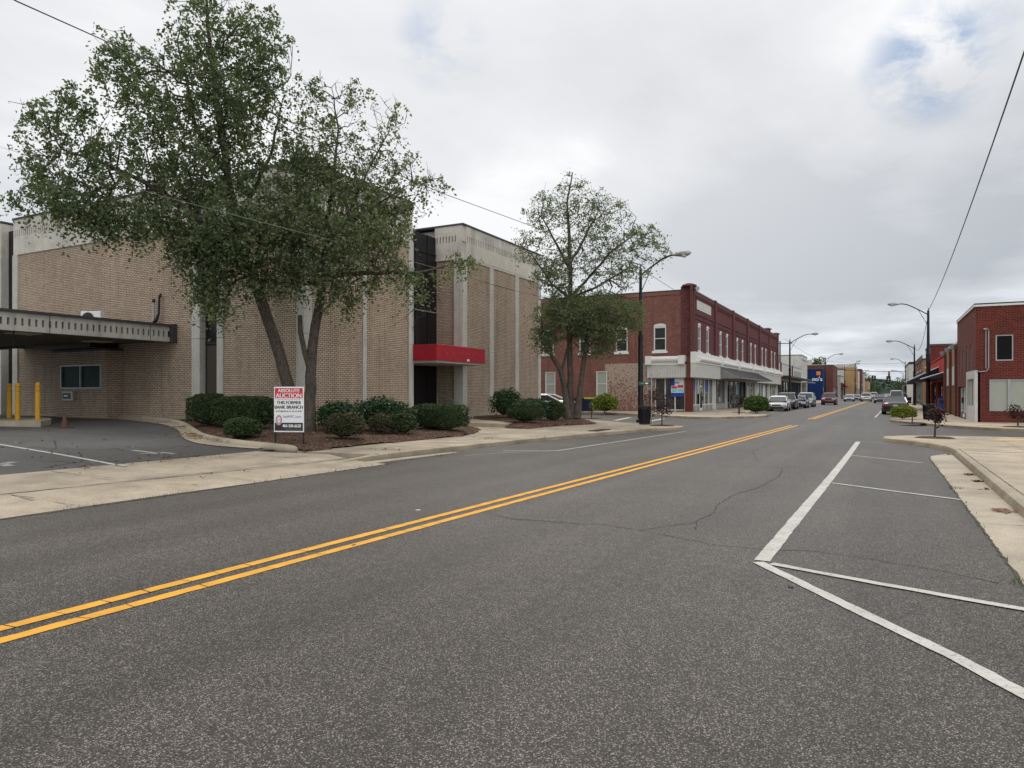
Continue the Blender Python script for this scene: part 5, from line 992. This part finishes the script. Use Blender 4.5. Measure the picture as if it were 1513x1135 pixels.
wire('thin pale cable crossing the lower crown of the left birch', [D(-40, 205, 17), D(240, 290, 20.2), D(420, 337, 20.4), D(600, 384, 24), D(690, 409, 29)], .0045, 0, 'galv')
wire('low cable along the bank wall to the near left street lamp', [D(690, 409, 29), D(797, 438, 36), D(945, 465, 37.2)], .012, .05, 'dark_metal')
wire('thin cable crossing the street in front of the distant roofs', [D(1160, 501, 86), D(1218, 533, 129), D(1340, 536, 140)], .018, .4, 'dark_metal')
# traffic signals
sg = thing('traffic_signals', 'traffic signals hanging from a span wire across the far crossing', 'traffic signal', tuple(D(1300, 549, 185))); A, B_ = D(1210, 545, 180), D(1368, 549, 180)
b = MB(); b.tube([A, (A+B_)/2-Vector((0, 0, .3)), B_], .07, 'dark_metal', 5); b.build('span_wire', sg)
for px, py, s in ((1289.5, 558, .6), (1292.8, 558.5, .6), (1313.6, 554, .9), (1311, 559, .55), (1314.6, 559, .55)):
    c = D(px, py, 180); b = MB(); b.bbox(c.x-.22, c.x+.22, c.y-.2, c.y+.2, c.z-s, c.z+s, 'signal', .05); b.build('signal_head', sg)
c = D(1313.6, 551, 179.6); b = MB(); b.box(c.x-.18, c.x+.18, c.y-.02, c.y+.02, c.z-.2, c.z+.2, 'orange'); b.build('red_light', sg)
c = D(1367, 548, 80); 
# ------------------------------------------------------------------ street furniture
def bin_(label, px, yb, z=.13, s=1.0):
    c = G(px, yb, z); th = thing('rubbish_bin', label, 'rubbish bin', tuple(c), 0, 'black slatted street bins'); R0 = .30*s; H = .92*s; b = MB()
    b.lathe(c, [(R0*.8, .03), (R0*.86, .06), (R0*.98, H*.86), (R0*.9, H*.86)], 'black_metal', 20)
    for i in range(24): a = i*math.pi/12; b.tube([(c.x+R0*.86*math.cos(a), c.y+R0*.86*math.sin(a), c.z+.02), (c.x+R0*1.02*math.cos(a), c.y+R0*1.02*math.sin(a), c.z+H*.93), (c.x+R0*1.12*math.cos(a), c.y+R0*1.12*math.sin(a), c.z+H)], .018, 'black_metal', 4)
    b.build('basket', th)
    for z_, r in ((.05, .88), (H*.9, 1.04), (H, 1.13)): b = MB(); b.tube([(c.x+R0*r*math.cos(i*math.pi/12), c.y+R0*r*math.sin(i*math.pi/12), c.z+z_) for i in range(25)], .022, 'black_metal', 5); b.build('rim', th)
    return th
bin_('black slatted rubbish bin at the foot of the near left street lamp', 952.5, 627.3, s=.95); bin_('black slatted rubbish bin on the right pavement near the purple sapling', 1372, 620.3, s=.95); bin_('small distant rubbish bin far along the right pavement', 1343, 596, s=1.0)
ss = thing('street_name_sign', 'green street name sign on a thin grey post beside the near left street lamp', 'street sign', tuple(G(962.5, 626.6, .13))); c = G(962.5, 626.6, .13); b = MB(); b.tube([(c.x, c.y, .1), (c.x, c.y, 2.62)], .03, 'galv', 8); b.build('post', ss)
rd = Vector((CS, SN, 0)); z = EYE+(HY-566.5)/F*(-c.x*SN+c.y*CS); Ms = Matrix.Translation((c.x, c.y, z)) @ Matrix.Rotation(YAW-R(10), 4, 'Z')
def mesh_at(b, name, par, M): o = b.build(name); o.data.transform(M); attach(o, par); return o
b = MB(); b.box(-.62, .0, -.015, .015, -.085, .085, 'sign_green'); bl = mesh_at(b, 'sign_blade', ss, Ms)
b = MB(); b.box(-.30, -.16, -.019, -.0155, -.035, .035, 'sign_white'); b.box(-.52, -.34, -.019, -.0155, -.012, .016, 'sign_grey'); o = b.build('lettering'); o.data.transform(Ms); attach(o, bl)
# auction sign
sc_ = D(427, 600, 19.2); sc_.z = 0; rot = YAW+R(-8); W, H = .86, 1.235; zb_ = EYE-(638.5-HY)/F*19.2; sn = thing('auction_sign', 'white and red auction notice board on two black stakes in the mulch bed', 'sign', (sc_.x, sc_.y, zb_), rot)
def SB(x0, x1, z0, z1, k, y=.0, t=.003, name=None, par=None): b = MB(); b.box(x0, x1, -y-t, -y, z0, z1, k); return b.build(name, par or sn, local=True)
b = MB(); b.bbox(-W/2, W/2, -.012, .012, 0, H, 'sign_white', .006); bd = b.build('board', sn, local=True)
def SP(x0, x1, z0, z1, k, name, y=.013, t=.003):
    b = MB(); b.box(x0, x1, -y-t, -y, z0, z1, k); o = b.build(name); attach(o, bd, True); return o
def ST(s, size, x, z, k, y=.0185, bold=0, sx=1): return text(s, size, Matrix.Translation((x, -y, z)) @ Matrix.Rotation(R(90), 4, 'X'), k, 'lettering', bd, local=True, bold=bold, sx=sx, ext=.0008)
SP(-.40, .40, .925, 1.20, 'sign_red', 'red_band'); SP(-.405, .405, .035, .255, 'sign_black', 'black_band')
ST('ABSOLUTE', .13, 0, 1.125, 'sign_white', bold=.002, sx=1.0); ST('AUCTION', .165, 0, .99, 'sign_white', bold=.003, sx=1.0)
ST('THIS FORMER', .125, .0, .80, 'sign_black', .014, .003, .92); ST('BANK BRANCH', .125, .0, .675, 'sign_black', .014, .003, .94); ST('& OTHERS IN AL, FL, NC, SC & WI', .056, 0, .565, 'sign_black', .014, .0012, .88)
ST('bidAMC.com', .105, .10, .42, 'sign_purple', .014, .0, .93); ST('404-500-6628', .118, .085, .165, 'sign_white', .0185, .0022, .80)
SP(-.36, .36, .888, .894, 'sign_red', 'thin_rule'); SP(-.1, .36, .085, .089, 'sign_grey', 'thin_rule', .0165, .0015); SP(-.08, .36, .068, .071, 'sign_grey', 'thin_rule', .0165, .0015)
b = MB(); n = 28; cx, cz = -.285, .33
def disc(r0, y, k): b.mesh([(cx+r0*.9*math.cos(i*2*math.pi/n), -y, cz+r0*1.3*math.sin(i*2*math.pi/n)) for i in range(n)], [tuple(range(n))], k)
disc(.108, .0175, 'sign_white'); disc(.10, .0185, 'sign_red'); disc(.078, .0195, 'sign_white'); disc(.07, .0205, 'sign_purple'); disc(.058, .0215, 'sign_white'); em = b.build('emblem'); attach(em, bd, True)
text('AMC', .06, Matrix.Translation((cx, -.0225, cz)) @ Matrix.Rotation(R(90), 4, 'X'), 'sign_purple', 'lettering', em, local=True, sx=.8, ext=.0008)
for s, zz, nm in ((-1, .22, 'stake'), (1, .12, 'stake')): b = MB(); b.box(s*.405-.018, s*.405+.018, .012, .035, zz-zb_-.02, H*.9, 'black_metal'); b.build(nm, sn, local=True)
b = MB(); b.box(-.42, .42, .013, .03, .03, .06, 'black_metal'); b.build('crossbar', sn, local=True)
# bollards, cone, island
isl = [GL(-60, 629), GL(60, 631), GL(74, 628), GL(76, 624), GL(60, 621), GL(-60, 619)]; b = MB(); b.prism([(p.x, p.y) for p in isl], .3, lotz(isl[0].x)+.16, 'kerb'); struct(b.build('traffic_island'))
for px, ytop, yb_, k, lab in ((14, 566, 621, 1, 'yellow steel bollard behind the front one, half hidden by the frame edge'), (26, 565.5, 624, 0, 'yellow steel bollard second from the left on the canopy island'), (55.7, 565, 624, 0, 'yellow steel bollard at the right end of the canopy island')):
    z = lotz(-27)+.12; c = G(px, yb_, z); d = -c.x*SN+c.y*CS; h = (yb_-ytop)/F*d; th = thing('bollard', lab, 'bollard', tuple(c), 0, 'yellow bollards at the drive-through'); r = 3.4/F*d
    b = MB(); b.lathe(c, [(r, -.05), (r, h*.8), (r*.93, h*.81), (r, h*.82), (r, h*.94), (r*.8, h*.985), (r*.3, h)], 'bollard', 18); b.build('post', th, smooth=False); b = MB(); b.lathe(c, [(r*1.02, h*.78), (r*1.02, h*.79)], 'brown', 18); b.lathe(c, [(r*1.02, h*.9), (r*1.02, h*.905)], 'brown', 18); b.build('band', th)
c = GL(96, 632.5); th = thing('traffic_cone', 'faded dirty orange traffic cone on the lot beside the island', 'traffic cone', tuple(c)); b = MB(); b.lathe(c, [(.15, .03), (.13, .06), (.04, .5), (.03, .5)], 'cone', 14); b.build('cone_body', th); b = MB(); b.bbox(c.x-.2, c.x+.2, c.y-.2, c.y+.2, c.z-.01, c.z+.04, 'cone', .01); b.build('base_plate', th)
ll = thing('hanging_lane_light', 'dark lamp bracket hanging under the canopy at the left frame edge', 'lamp', tuple(D(18, 513, 26))); c = D(18, 513, 26); b = MB(); b.tube([c+Vector((-1.2, -.3, -.35)), c+Vector((-.6, -.2, -.05)), c, c+Vector((.5, .2, .0))], .06, 'black_metal'); b.tube([c+Vector((.1, 0, 0)), Vector((c.x+.1, c.y, 3.95))], .03, 'black_metal'); b.build('bracket', ll)
# wheeled rubbish bins across the side street
for px, k, lab in ((857, 'plastic', 'black wheeled rubbish bin behind the tree stems'), (868, 'lime', 'black wheeled rubbish bin with a lime green lid')):
    c = G(px, 607.6, .13); th = thing('wheeled_bin', lab, 'rubbish bin', tuple(c)); b = MB(); b.mesh([(c.x+sx*(.32+.05*(z > .5)), c.y+sy*(.33+.05*(z > .5)), c.z+z) for z in (.05, 1.02) for sx, sy in ((-1, -1), (1, -1), (1, 1), (-1, 1))], [(3, 2, 1, 0), (4, 5, 6, 7), (0, 1, 5, 4), (1, 2, 6, 5), (2, 3, 7, 6), (3, 0, 4, 7)], 'navy'); b.build('body', th)
    b = MB(); b.bbox(c.x-.42, c.x+.42, c.y-.45, c.y+.42, c.z+1.03, c.z+1.14, k, .03); b.build('lid', th); b = MB(); b.tube([(c.x-.4, c.y+.3, c.z+.12), (c.x+.4, c.y+.3, c.z+.12)], .12, 'rubber', 12); b.build('wheel', th)
# newspaper box
c = G(1392.5, 609.5, .13); c = D(1392.5, 600, 55); c.z = .13; th = thing('newspaper_box', 'blue newspaper box on the right pavement before the red shop', 'newspaper box', tuple(c), R(0)); b = MB(); b.bbox(c.x-.3, c.x+.3, c.y-.25, c.y+.25, .45, 1.25, 'blue_box', .04); b.build('cabinet', th); b = MB(); b.box(c.x-.08, c.x+.08, c.y-.08, c.y+.08, .13, .45, 'dark_metal'); b.box(c.x-.25, c.x+.25, c.y-.2, c.y+.2, .13, .17, 'dark_metal'); b.build('stand', th); b = MB(); b.box(c.x-.22, c.x+.22, c.y-.27, c.y-.25, .85, 1.1, 'shop_glass'); b.build('window', th)
b = MB(); c = G(1016, 610.5, .13); 
# planter / meter-like bits
c = G(1092, 612.2, .13); th = thing('short_post', 'short dark post on the far kerb in front of the shopfront', 'post', tuple(c)); b = MB(); b.tube([c, c+Vector((0, 0, .5))], [.06, .05], 'dark_metal', 8); b.build('post', th)
c = G(1355, 617, .13)
# ------------------------------------------------------------------ cars
def car(label, px, dp, col, kind='sedan', rz=0, z=0, name='parked_car', metal=.25, X=None, group=None, scale=1):
    c = D(px, 600, dp); x0, y0 = (c.x, c.y) if X is None else X; m = 'paint_'+label[:18]; MAT[m] = carpaint(m, col, metal)
    L, Wd, Hh, belt, nose, glass = {'sedan': (4.75, 1.84, 1.42, .92, .70, ((-1.55, -.55), (.75, 1.65))), 'suv': (4.7, 1.9, 1.74, 1.08, .98, ((-1.5, -.85), (1.75, 2.2))), 'pickup': (5.6, 2.0, 1.9, 1.15, 1.08, ((-1.35, -.75), (.7, .95))), 'van': (5.2, 2.0, 2.1, 1.15, 1.0, ((-1.9, -1.2), (2.3, 2.55)))}[kind]
    th = thing(name, label, 'truck' if kind == 'pickup' else 'van' if kind == 'van' else 'car', (x0, y0, z), rz, group); h = L/2; w = Wd/2      # front at -y
    st = [(-h, .42, .62, .80), (-h+.08, .24, nose-.06, .90), (-h+.45, .2, nose+.02, .97), (-h+1.0, .2, nose+.12, 1), (glass[0][0]+.15+.0, .2, belt-.03, 1), (-.4, .2, belt, 1), (.9, .2, belt+.02, 1), (h-.75, .2, belt+.03, .99), (h-.25, .22, belt+.0, .95), (h-.05, .3, belt-.08, .88), (h, .45, .8, .82)]
    st.sort(key=lambda s: s[0]); rows = []
    for (y, zb, zt, k) in st:
        ww = w*k; zm = zb+(zt-zb)*.55; prof = [(0, zb), (ww*.86, zb), (ww*.97, zb+.12), (ww, zm), (ww*.975, zt-.1), (ww*.90, zt-.015), (ww*.5, zt+.025), (0, zt+.035)]
        rows.append([(x, y, zz) for x, zz in prof]+[(-x, y, zz) for x, zz in prof[-2:0:-1]])
    n = len(rows[0]); b = MB(); b.mesh([v for r in rows for v in r], [(i*n+j, (i+1)*n+j, (i+1)*n+(j+1) % n, i*n+(j+1) % n) for i in range(len(rows)-1) for j in range(n)]+[tuple(range(n)), tuple(range(len(rows)*n-1, (len(rows)-1)*n-1, -1))], m)
    b.build('body', th, smooth=True, local=True)
    (f0, f1), (r1, r0) = glass; zt = Hh-.11; tw = w*.74; bw = w*.90
    G0 = [(-bw, f0, belt), (bw, f0, belt), (bw, r0, belt), (-bw, r0, belt)]; G1 = [(-tw, f1, zt), (tw, f1, zt), (tw, r1, zt), (-tw, r1, zt)]
    b = MB(); b.mesh(G0+G1, [(0, 1, 5, 4), (1, 2, 6, 5), (2, 3, 7, 6), (3, 0, 4, 7)], 'car_glass'); b.build('window_glass', th, local=True)
    b = MB(); b.mesh([(x*1.01, y, z_) for x, y, z_ in G1]+[(-tw*.8, f1+.28, Hh), (tw*.8, f1+.28, Hh), (tw*.8, r1-.22, Hh), (-tw*.8, r1-.22, Hh)], [(0, 1, 5, 4), (1, 2, 6, 5), (2, 3, 7, 6), (3, 0, 4, 7), (4, 5, 6, 7)], m)
    for s in (-1, 1):
        b.tube([(s*bw, f0, belt), (s*tw, f1, zt)], .045, m, 6); b.tube([(s*bw, r0, belt), (s*tw, r1, zt)], .06, m, 6); ym = (f0+r0)/2+.1; b.tube([(s*bw*1.005, ym, belt), (s*tw*1.01, ym*.9, zt)], .035, m, 5); b.tube([(s*tw, f1, zt), (s*tw, r1, zt)], .04, m, 6)
        if kind in ('suv', 'van'): b.tube([(s*bw*1.005, r0-.9, belt), (s*tw*1.01, r1-.6, zt)], .05, m, 5)
    b.build('roof', th, local=True)
    for s in (-1, 1):
        for y in (-h+.95, h-1.0):
            b = MB(); r = .335 if kind == 'sedan' else .38; b.tube([(s*(w-.24), y, r), (s*(w-.2), y, r), (s*(w-.0), y, r), (s*(w+.01), y, r)], [r*.9, r, r, r*.82], 'rubber', 20); wh = b.build('wheel', th, local=True)
            b = MB(); b.tube([(s*(w-.02), y, r), (s*(w+.018), y, r)], [r*.68, r*.62], 'rim', 14)
            for q in range(5): a = q*1.2566; b.tube([(s*(w+.02), y, r), (s*(w+.022), y+math.cos(a)*r*.6, r+math.sin(a)*r*.6)], .03, 'rim', 4)
            o = b.build('rim'); attach(o, wh, True)
            b = MB(); b.tube([(s*(w-.3), y, r+.02), (s*(w+.003), y, r+.02)], r*1.16, 'rubber', 18); b.build('wheel_arch', th, local=True)
        b = MB(); b.mesh([(s*w*.93, -h+.12, nose-.22), (s*w*.45, -h+.0, nose-.2), (s*w*.48, -h+.02, nose-.06), (s*w*.94, -h+.3, nose-.04)], [(0, 1, 2, 3) if s > 0 else (3, 2, 1, 0)], 'lamp_glass'); b.box(s*w*.5, s*w*.9, -h-.01, -h+.2, nose-.2, nose-.07, 'lamp_glass'); b.build('headlight', th, local=True)
        b = MB(); b.bbox(min(s*w*.55, s*w*.93), max(s*w*.55, s*w*.93), h-.2, h+.015, belt-.28, belt-.12, 'tail_red', .02); b.build('tail_light', th, local=True)
        b = MB(); b.bbox(min(s*w, s*(w+.2)), max(s*w, s*(w+.2)), f0+.35, f0+.45, belt-.0, belt+.15, m, .02); b.build('mirror', th, local=True)
    b = MB(); b.box(-w*.42, w*.42, -h-.012, -h+.1, nose-.2, nose-.08, 'grille'); b.box(-w*.62, w*.62, -h-.008, -h+.15, .27, .42, 'grille'); b.build('grille', th, local=True)
    b = MB(); b.box(-.16, .16, h, h+.02, .62, .77, 'plate'); b.build('plate', th, local=True)
    th.scale = (scale,)*3; b = MB(); b.box(-w*.8, w*.8, h-.1, h+.02, .26, .42, 'grille'); b.build('bumper', th, local=True)
    if False:
        b = MB()
        for s in (-1, 1): b.tube([(s*tw*.9, f1+.3, Hh+.06), (s*tw*.9, r1-.1, Hh+.06)], .02, 'grille', 5)
        b.build('roof_rail', th, local=True)
    return th
lg = 'cars parked facing the camera along the left kerb'
car('white sedan parked nose-on behind the round kerb bush', 1150.5, 66, (.62, .62, .62), X=None, group=lg, rz=R(2)); car('black car parked just behind the white sedan', 1163, 73.0, (.02, .022, .026), 'suv', group=lg, rz=R(1)); car('blue-grey sedan parked third along the left kerb', 1180.5, 79, (.10, .125, .17), group=lg, metal=.5)
car('silver sport utility car parked fourth along the left kerb', 1191.5, 86, (.38, .39, .40), 'suv', group=lg, metal=.6); car('maroon sport utility car parked before the awning shop', 1225.5, 100, (.14, .02, .03), 'suv', group=lg, metal=.4)
car('pale blue sedan parked near the ochre building', 1255, 140, (.42, .45, .5), group=lg, metal=.4); car('grey sedan parked behind the pale blue sedan', 1265, 158, (.2, .22, .25), group=lg, metal=.5)
car('silver sport utility car driving towards the camera in the oncoming lane', 1280, 138, (.5, .51, .52), 'suv', name='moving_car', metal=.5); car('white pickup truck far up the oncoming lane', 1291, 190, (.6, .6, .6), 'pickup', name='moving_truck')
car('dark maroon sedan driving in the middle of the street', 1300.5, 118, (.05, .025, .035), name='moving_car', metal=.4); car('small distant white car near the crossing', 1310.5, 205, (.5, .5, .5), name='moving_car')
car('white van parked along the right kerb', 1324, 112, (.55, .55, .54), 'van', group='cars parked along the right kerb'); car('black sport utility car beside the white van', 1331.5, 124, (.02, .02, .025), 'suv', group='cars parked along the right kerb'); car('black sedan parked nearest on the right with its rear towards the camera', 1322.5, 56, (.012, .014, .024), group='cars parked along the right kerb', metal=.3)
car('white car parked side-on in the side street behind the bushes', 812, 53.5, (.6, .6, .61), rz=R(-88), X=(onY(800, 47.0), 47.0), z=.12, scale=1.06)
for o in list(COL.objects):
    if o.type == 'EMPTY' and o.get('category') in ('car', 'van', 'truck') and o.location.x > .5 : o.rotation_euler[2] += math.pi if any(t in o['label'] for t in ('sedan parked nearest', 'white van', 'beside the white van', 'distant white')) else 0
# ------------------------------------------------------------------ sky and light
w = bpy.data.worlds.new('World'); scene.world = w; w.use_nodes = True; nt = w.node_tree; nt.nodes.clear()
SUN_EL, SUN_AZ = R(52), R(-28)       # azimuth from +y, towards -x when negative
tc = nn(nt, 'ShaderNodeTexCoord').outputs['Generated']; sx = nn(nt, 'ShaderNodeSeparateXYZ'); nt.links.new(tc, sx.inputs[0])
zc = math_(nt, 'ADD', math_(nt, 'MAXIMUM', sx.outputs[2], 0.0), .11); cb_ = nn(nt, 'ShaderNodeCombineXYZ')
nt.links.new(math_(nt, 'DIVIDE', sx.outputs[0], zc), cb_.inputs[0]); nt.links.new(math_(nt, 'DIVIDE', sx.outputs[1], zc), cb_.inputs[1]); pv = cb_.outputs[0]
mp = nn(nt, 'ShaderNodeMapping'); mp.inputs['Scale'].default_value = (1, .75, 1); mp.inputs['Location'].default_value = (3.3, 1.7, 0); nt.links.new(pv, mp.inputs[0]); pv2 = mp.outputs[0]
n1 = noise(nt, pv2, .85, 8, .52, .15); n2 = noise(nt, pv2, .32, 4, .5)
nc = math_(nt, 'ADD', math_(nt, 'MULTIPLY', n1, .62), math_(nt, 'MULTIPLY', n2, .38))
cl = ramp(nt, nc, [(.42, (.43, .45, .48)), (.465, (.52, .535, .56)), (.515, (.62, .63, .65)), (.565, (.83, .83, .835))])
def dirv(px, py): v = (D(px, py, 1)-Vector((0, 0, EYE))).normalized(); return v
def spot(px, py, r0, r1):
    v = nn(nt, 'ShaderNodeVectorMath', operation='DOT_PRODUCT'); nt.links.new(tc, v.inputs[0]); v.inputs[1].default_value = dirv(px, py)
    m = nn(nt, 'ShaderNodeMapRange'); m.interpolation_type = 'SMOOTHSTEP'; nt.links.new(v.outputs['Value'], m.inputs[0]); m.inputs[1].default_value = math.cos(R(r1)); m.inputs[2].default_value = math.cos(R(r0)); return m.outputs[0]
glow = spot(560, -260, 4, 62); v = nn(nt, 'ShaderNodeVectorMath', operation='DOT_PRODUCT'); nt.links.new(tc, v.inputs[0]); v.inputs[1].default_value = Vector((.75, -.85, .55)).normalized()
m_ = nn(nt, 'ShaderNodeMapRange'); m_.interpolation_type = 'SMOOTHSTEP'; nt.links.new(v.outputs['Value'], m_.inputs[0]); m_.inputs[1].default_value = -.15; m_.inputs[2].default_value = 1.0; back = m_.outputs[0]  # added bright lobe of sky behind the camera, lifts the walls facing it
low = ramp(nt, sx.outputs[2], [(.0, (.80, .86, .92)), (.12, (.80, .84, .88)), (.30, (.93, .935, .945)), (.5, (1.03, 1.03, 1.03))])
cl = mix(nt, 1, cl, low, 'MULTIPLY'); cl = mix(nt, math_(nt, 'MULTIPLY', glow, .42), cl, (.92, .915, .92)); cl = mix(nt, 1, cl, mix(nt, back, (1, 1, 1), (2.1, 2.06, 2.0)), 'MULTIPLY')
sky = nn(nt, 'ShaderNodeTexSky', sky_type='NISHITA'); sky.sun_disc = False; sky.sun_elevation = SUN_EL; sky.sun_rotation = SUN_AZ; sky.air_density = 1.2; sky.dust_density = 1.5
skc = mix(nt, 1, sky.outputs[0], (.055, .055, .055), 'MULTIPLY')
hole = None
for px, py, a, b_, kx in ((1375, 92, .3, 4.6, .85), (1318, 120, .2, 2.6, .55), (1435, 50, .4, 3.6, .35), (655, 62, .3, 4.0, .5), (1315, 572, .1, 1.8, .55)):
    s = math_(nt, 'MULTIPLY', spot(px, py, a, b_), kx); hole = s if hole is None else math_(nt, 'MAXIMUM', hole, s)
hn = noise(nt, pv2, 4.5, 7, .62, .3); hole = math_(nt, 'MULTIPLY', hole, ramp(nt, hn, [(.40, 0), (.60, 1)]))
skb = mix(nt, .45, skc, (.26, .44, .72)); allc = mix(nt, hole, cl, skb)
bg = nn(nt, 'ShaderNodeBackground'); nt.links.new(allc, bg.inputs[0]); bg.inputs[1].default_value = 1.0
bg2 = nn(nt, 'ShaderNodeBackground'); nt.links.new(sky.outputs[0], bg2.inputs[0]); bg2.inputs[1].default_value = .003; ad = nn(nt, 'ShaderNodeAddShader'); nt.links.new(bg.outputs[0], ad.inputs[0]); nt.links.new(bg2.outputs[0], ad.inputs[1])
wo = nn(nt, 'ShaderNodeOutputWorld'); nt.links.new(ad.outputs[0], wo.inputs[0])
ld = bpy.data.lights.new('sun', 'SUN'); ld.energy = 1.1; ld.angle = R(18); ld.color = (1, .96, .9); lo = bpy.data.objects.new('sun', ld); COL.objects.link(lo)
sv = Vector((math.sin(SUN_AZ)*math.cos(SUN_EL), math.cos(SUN_AZ)*math.cos(SUN_EL), math.sin(SUN_EL))); lo.rotation_euler = (-sv).to_track_quat('-Z', 'Y').to_euler(); lo.location = (0, 0, 60)
scene.view_settings.view_transform = 'Standard'; scene.view_settings.look = 'None'; scene.view_settings.exposure = 0.22; scene.view_settings.gamma = 1
scene.cycles.use_denoising = True; scene.cycles.denoising_input_passes = 'RGB_ALBEDO_NORMAL'; scene.cycles.denoising_prefilter = 'ACCURATE'; scene.cycles.max_bounces = 6; scene.cycles.diffuse_bounces = 3; scene.cycles.transparent_max_bounces = 4
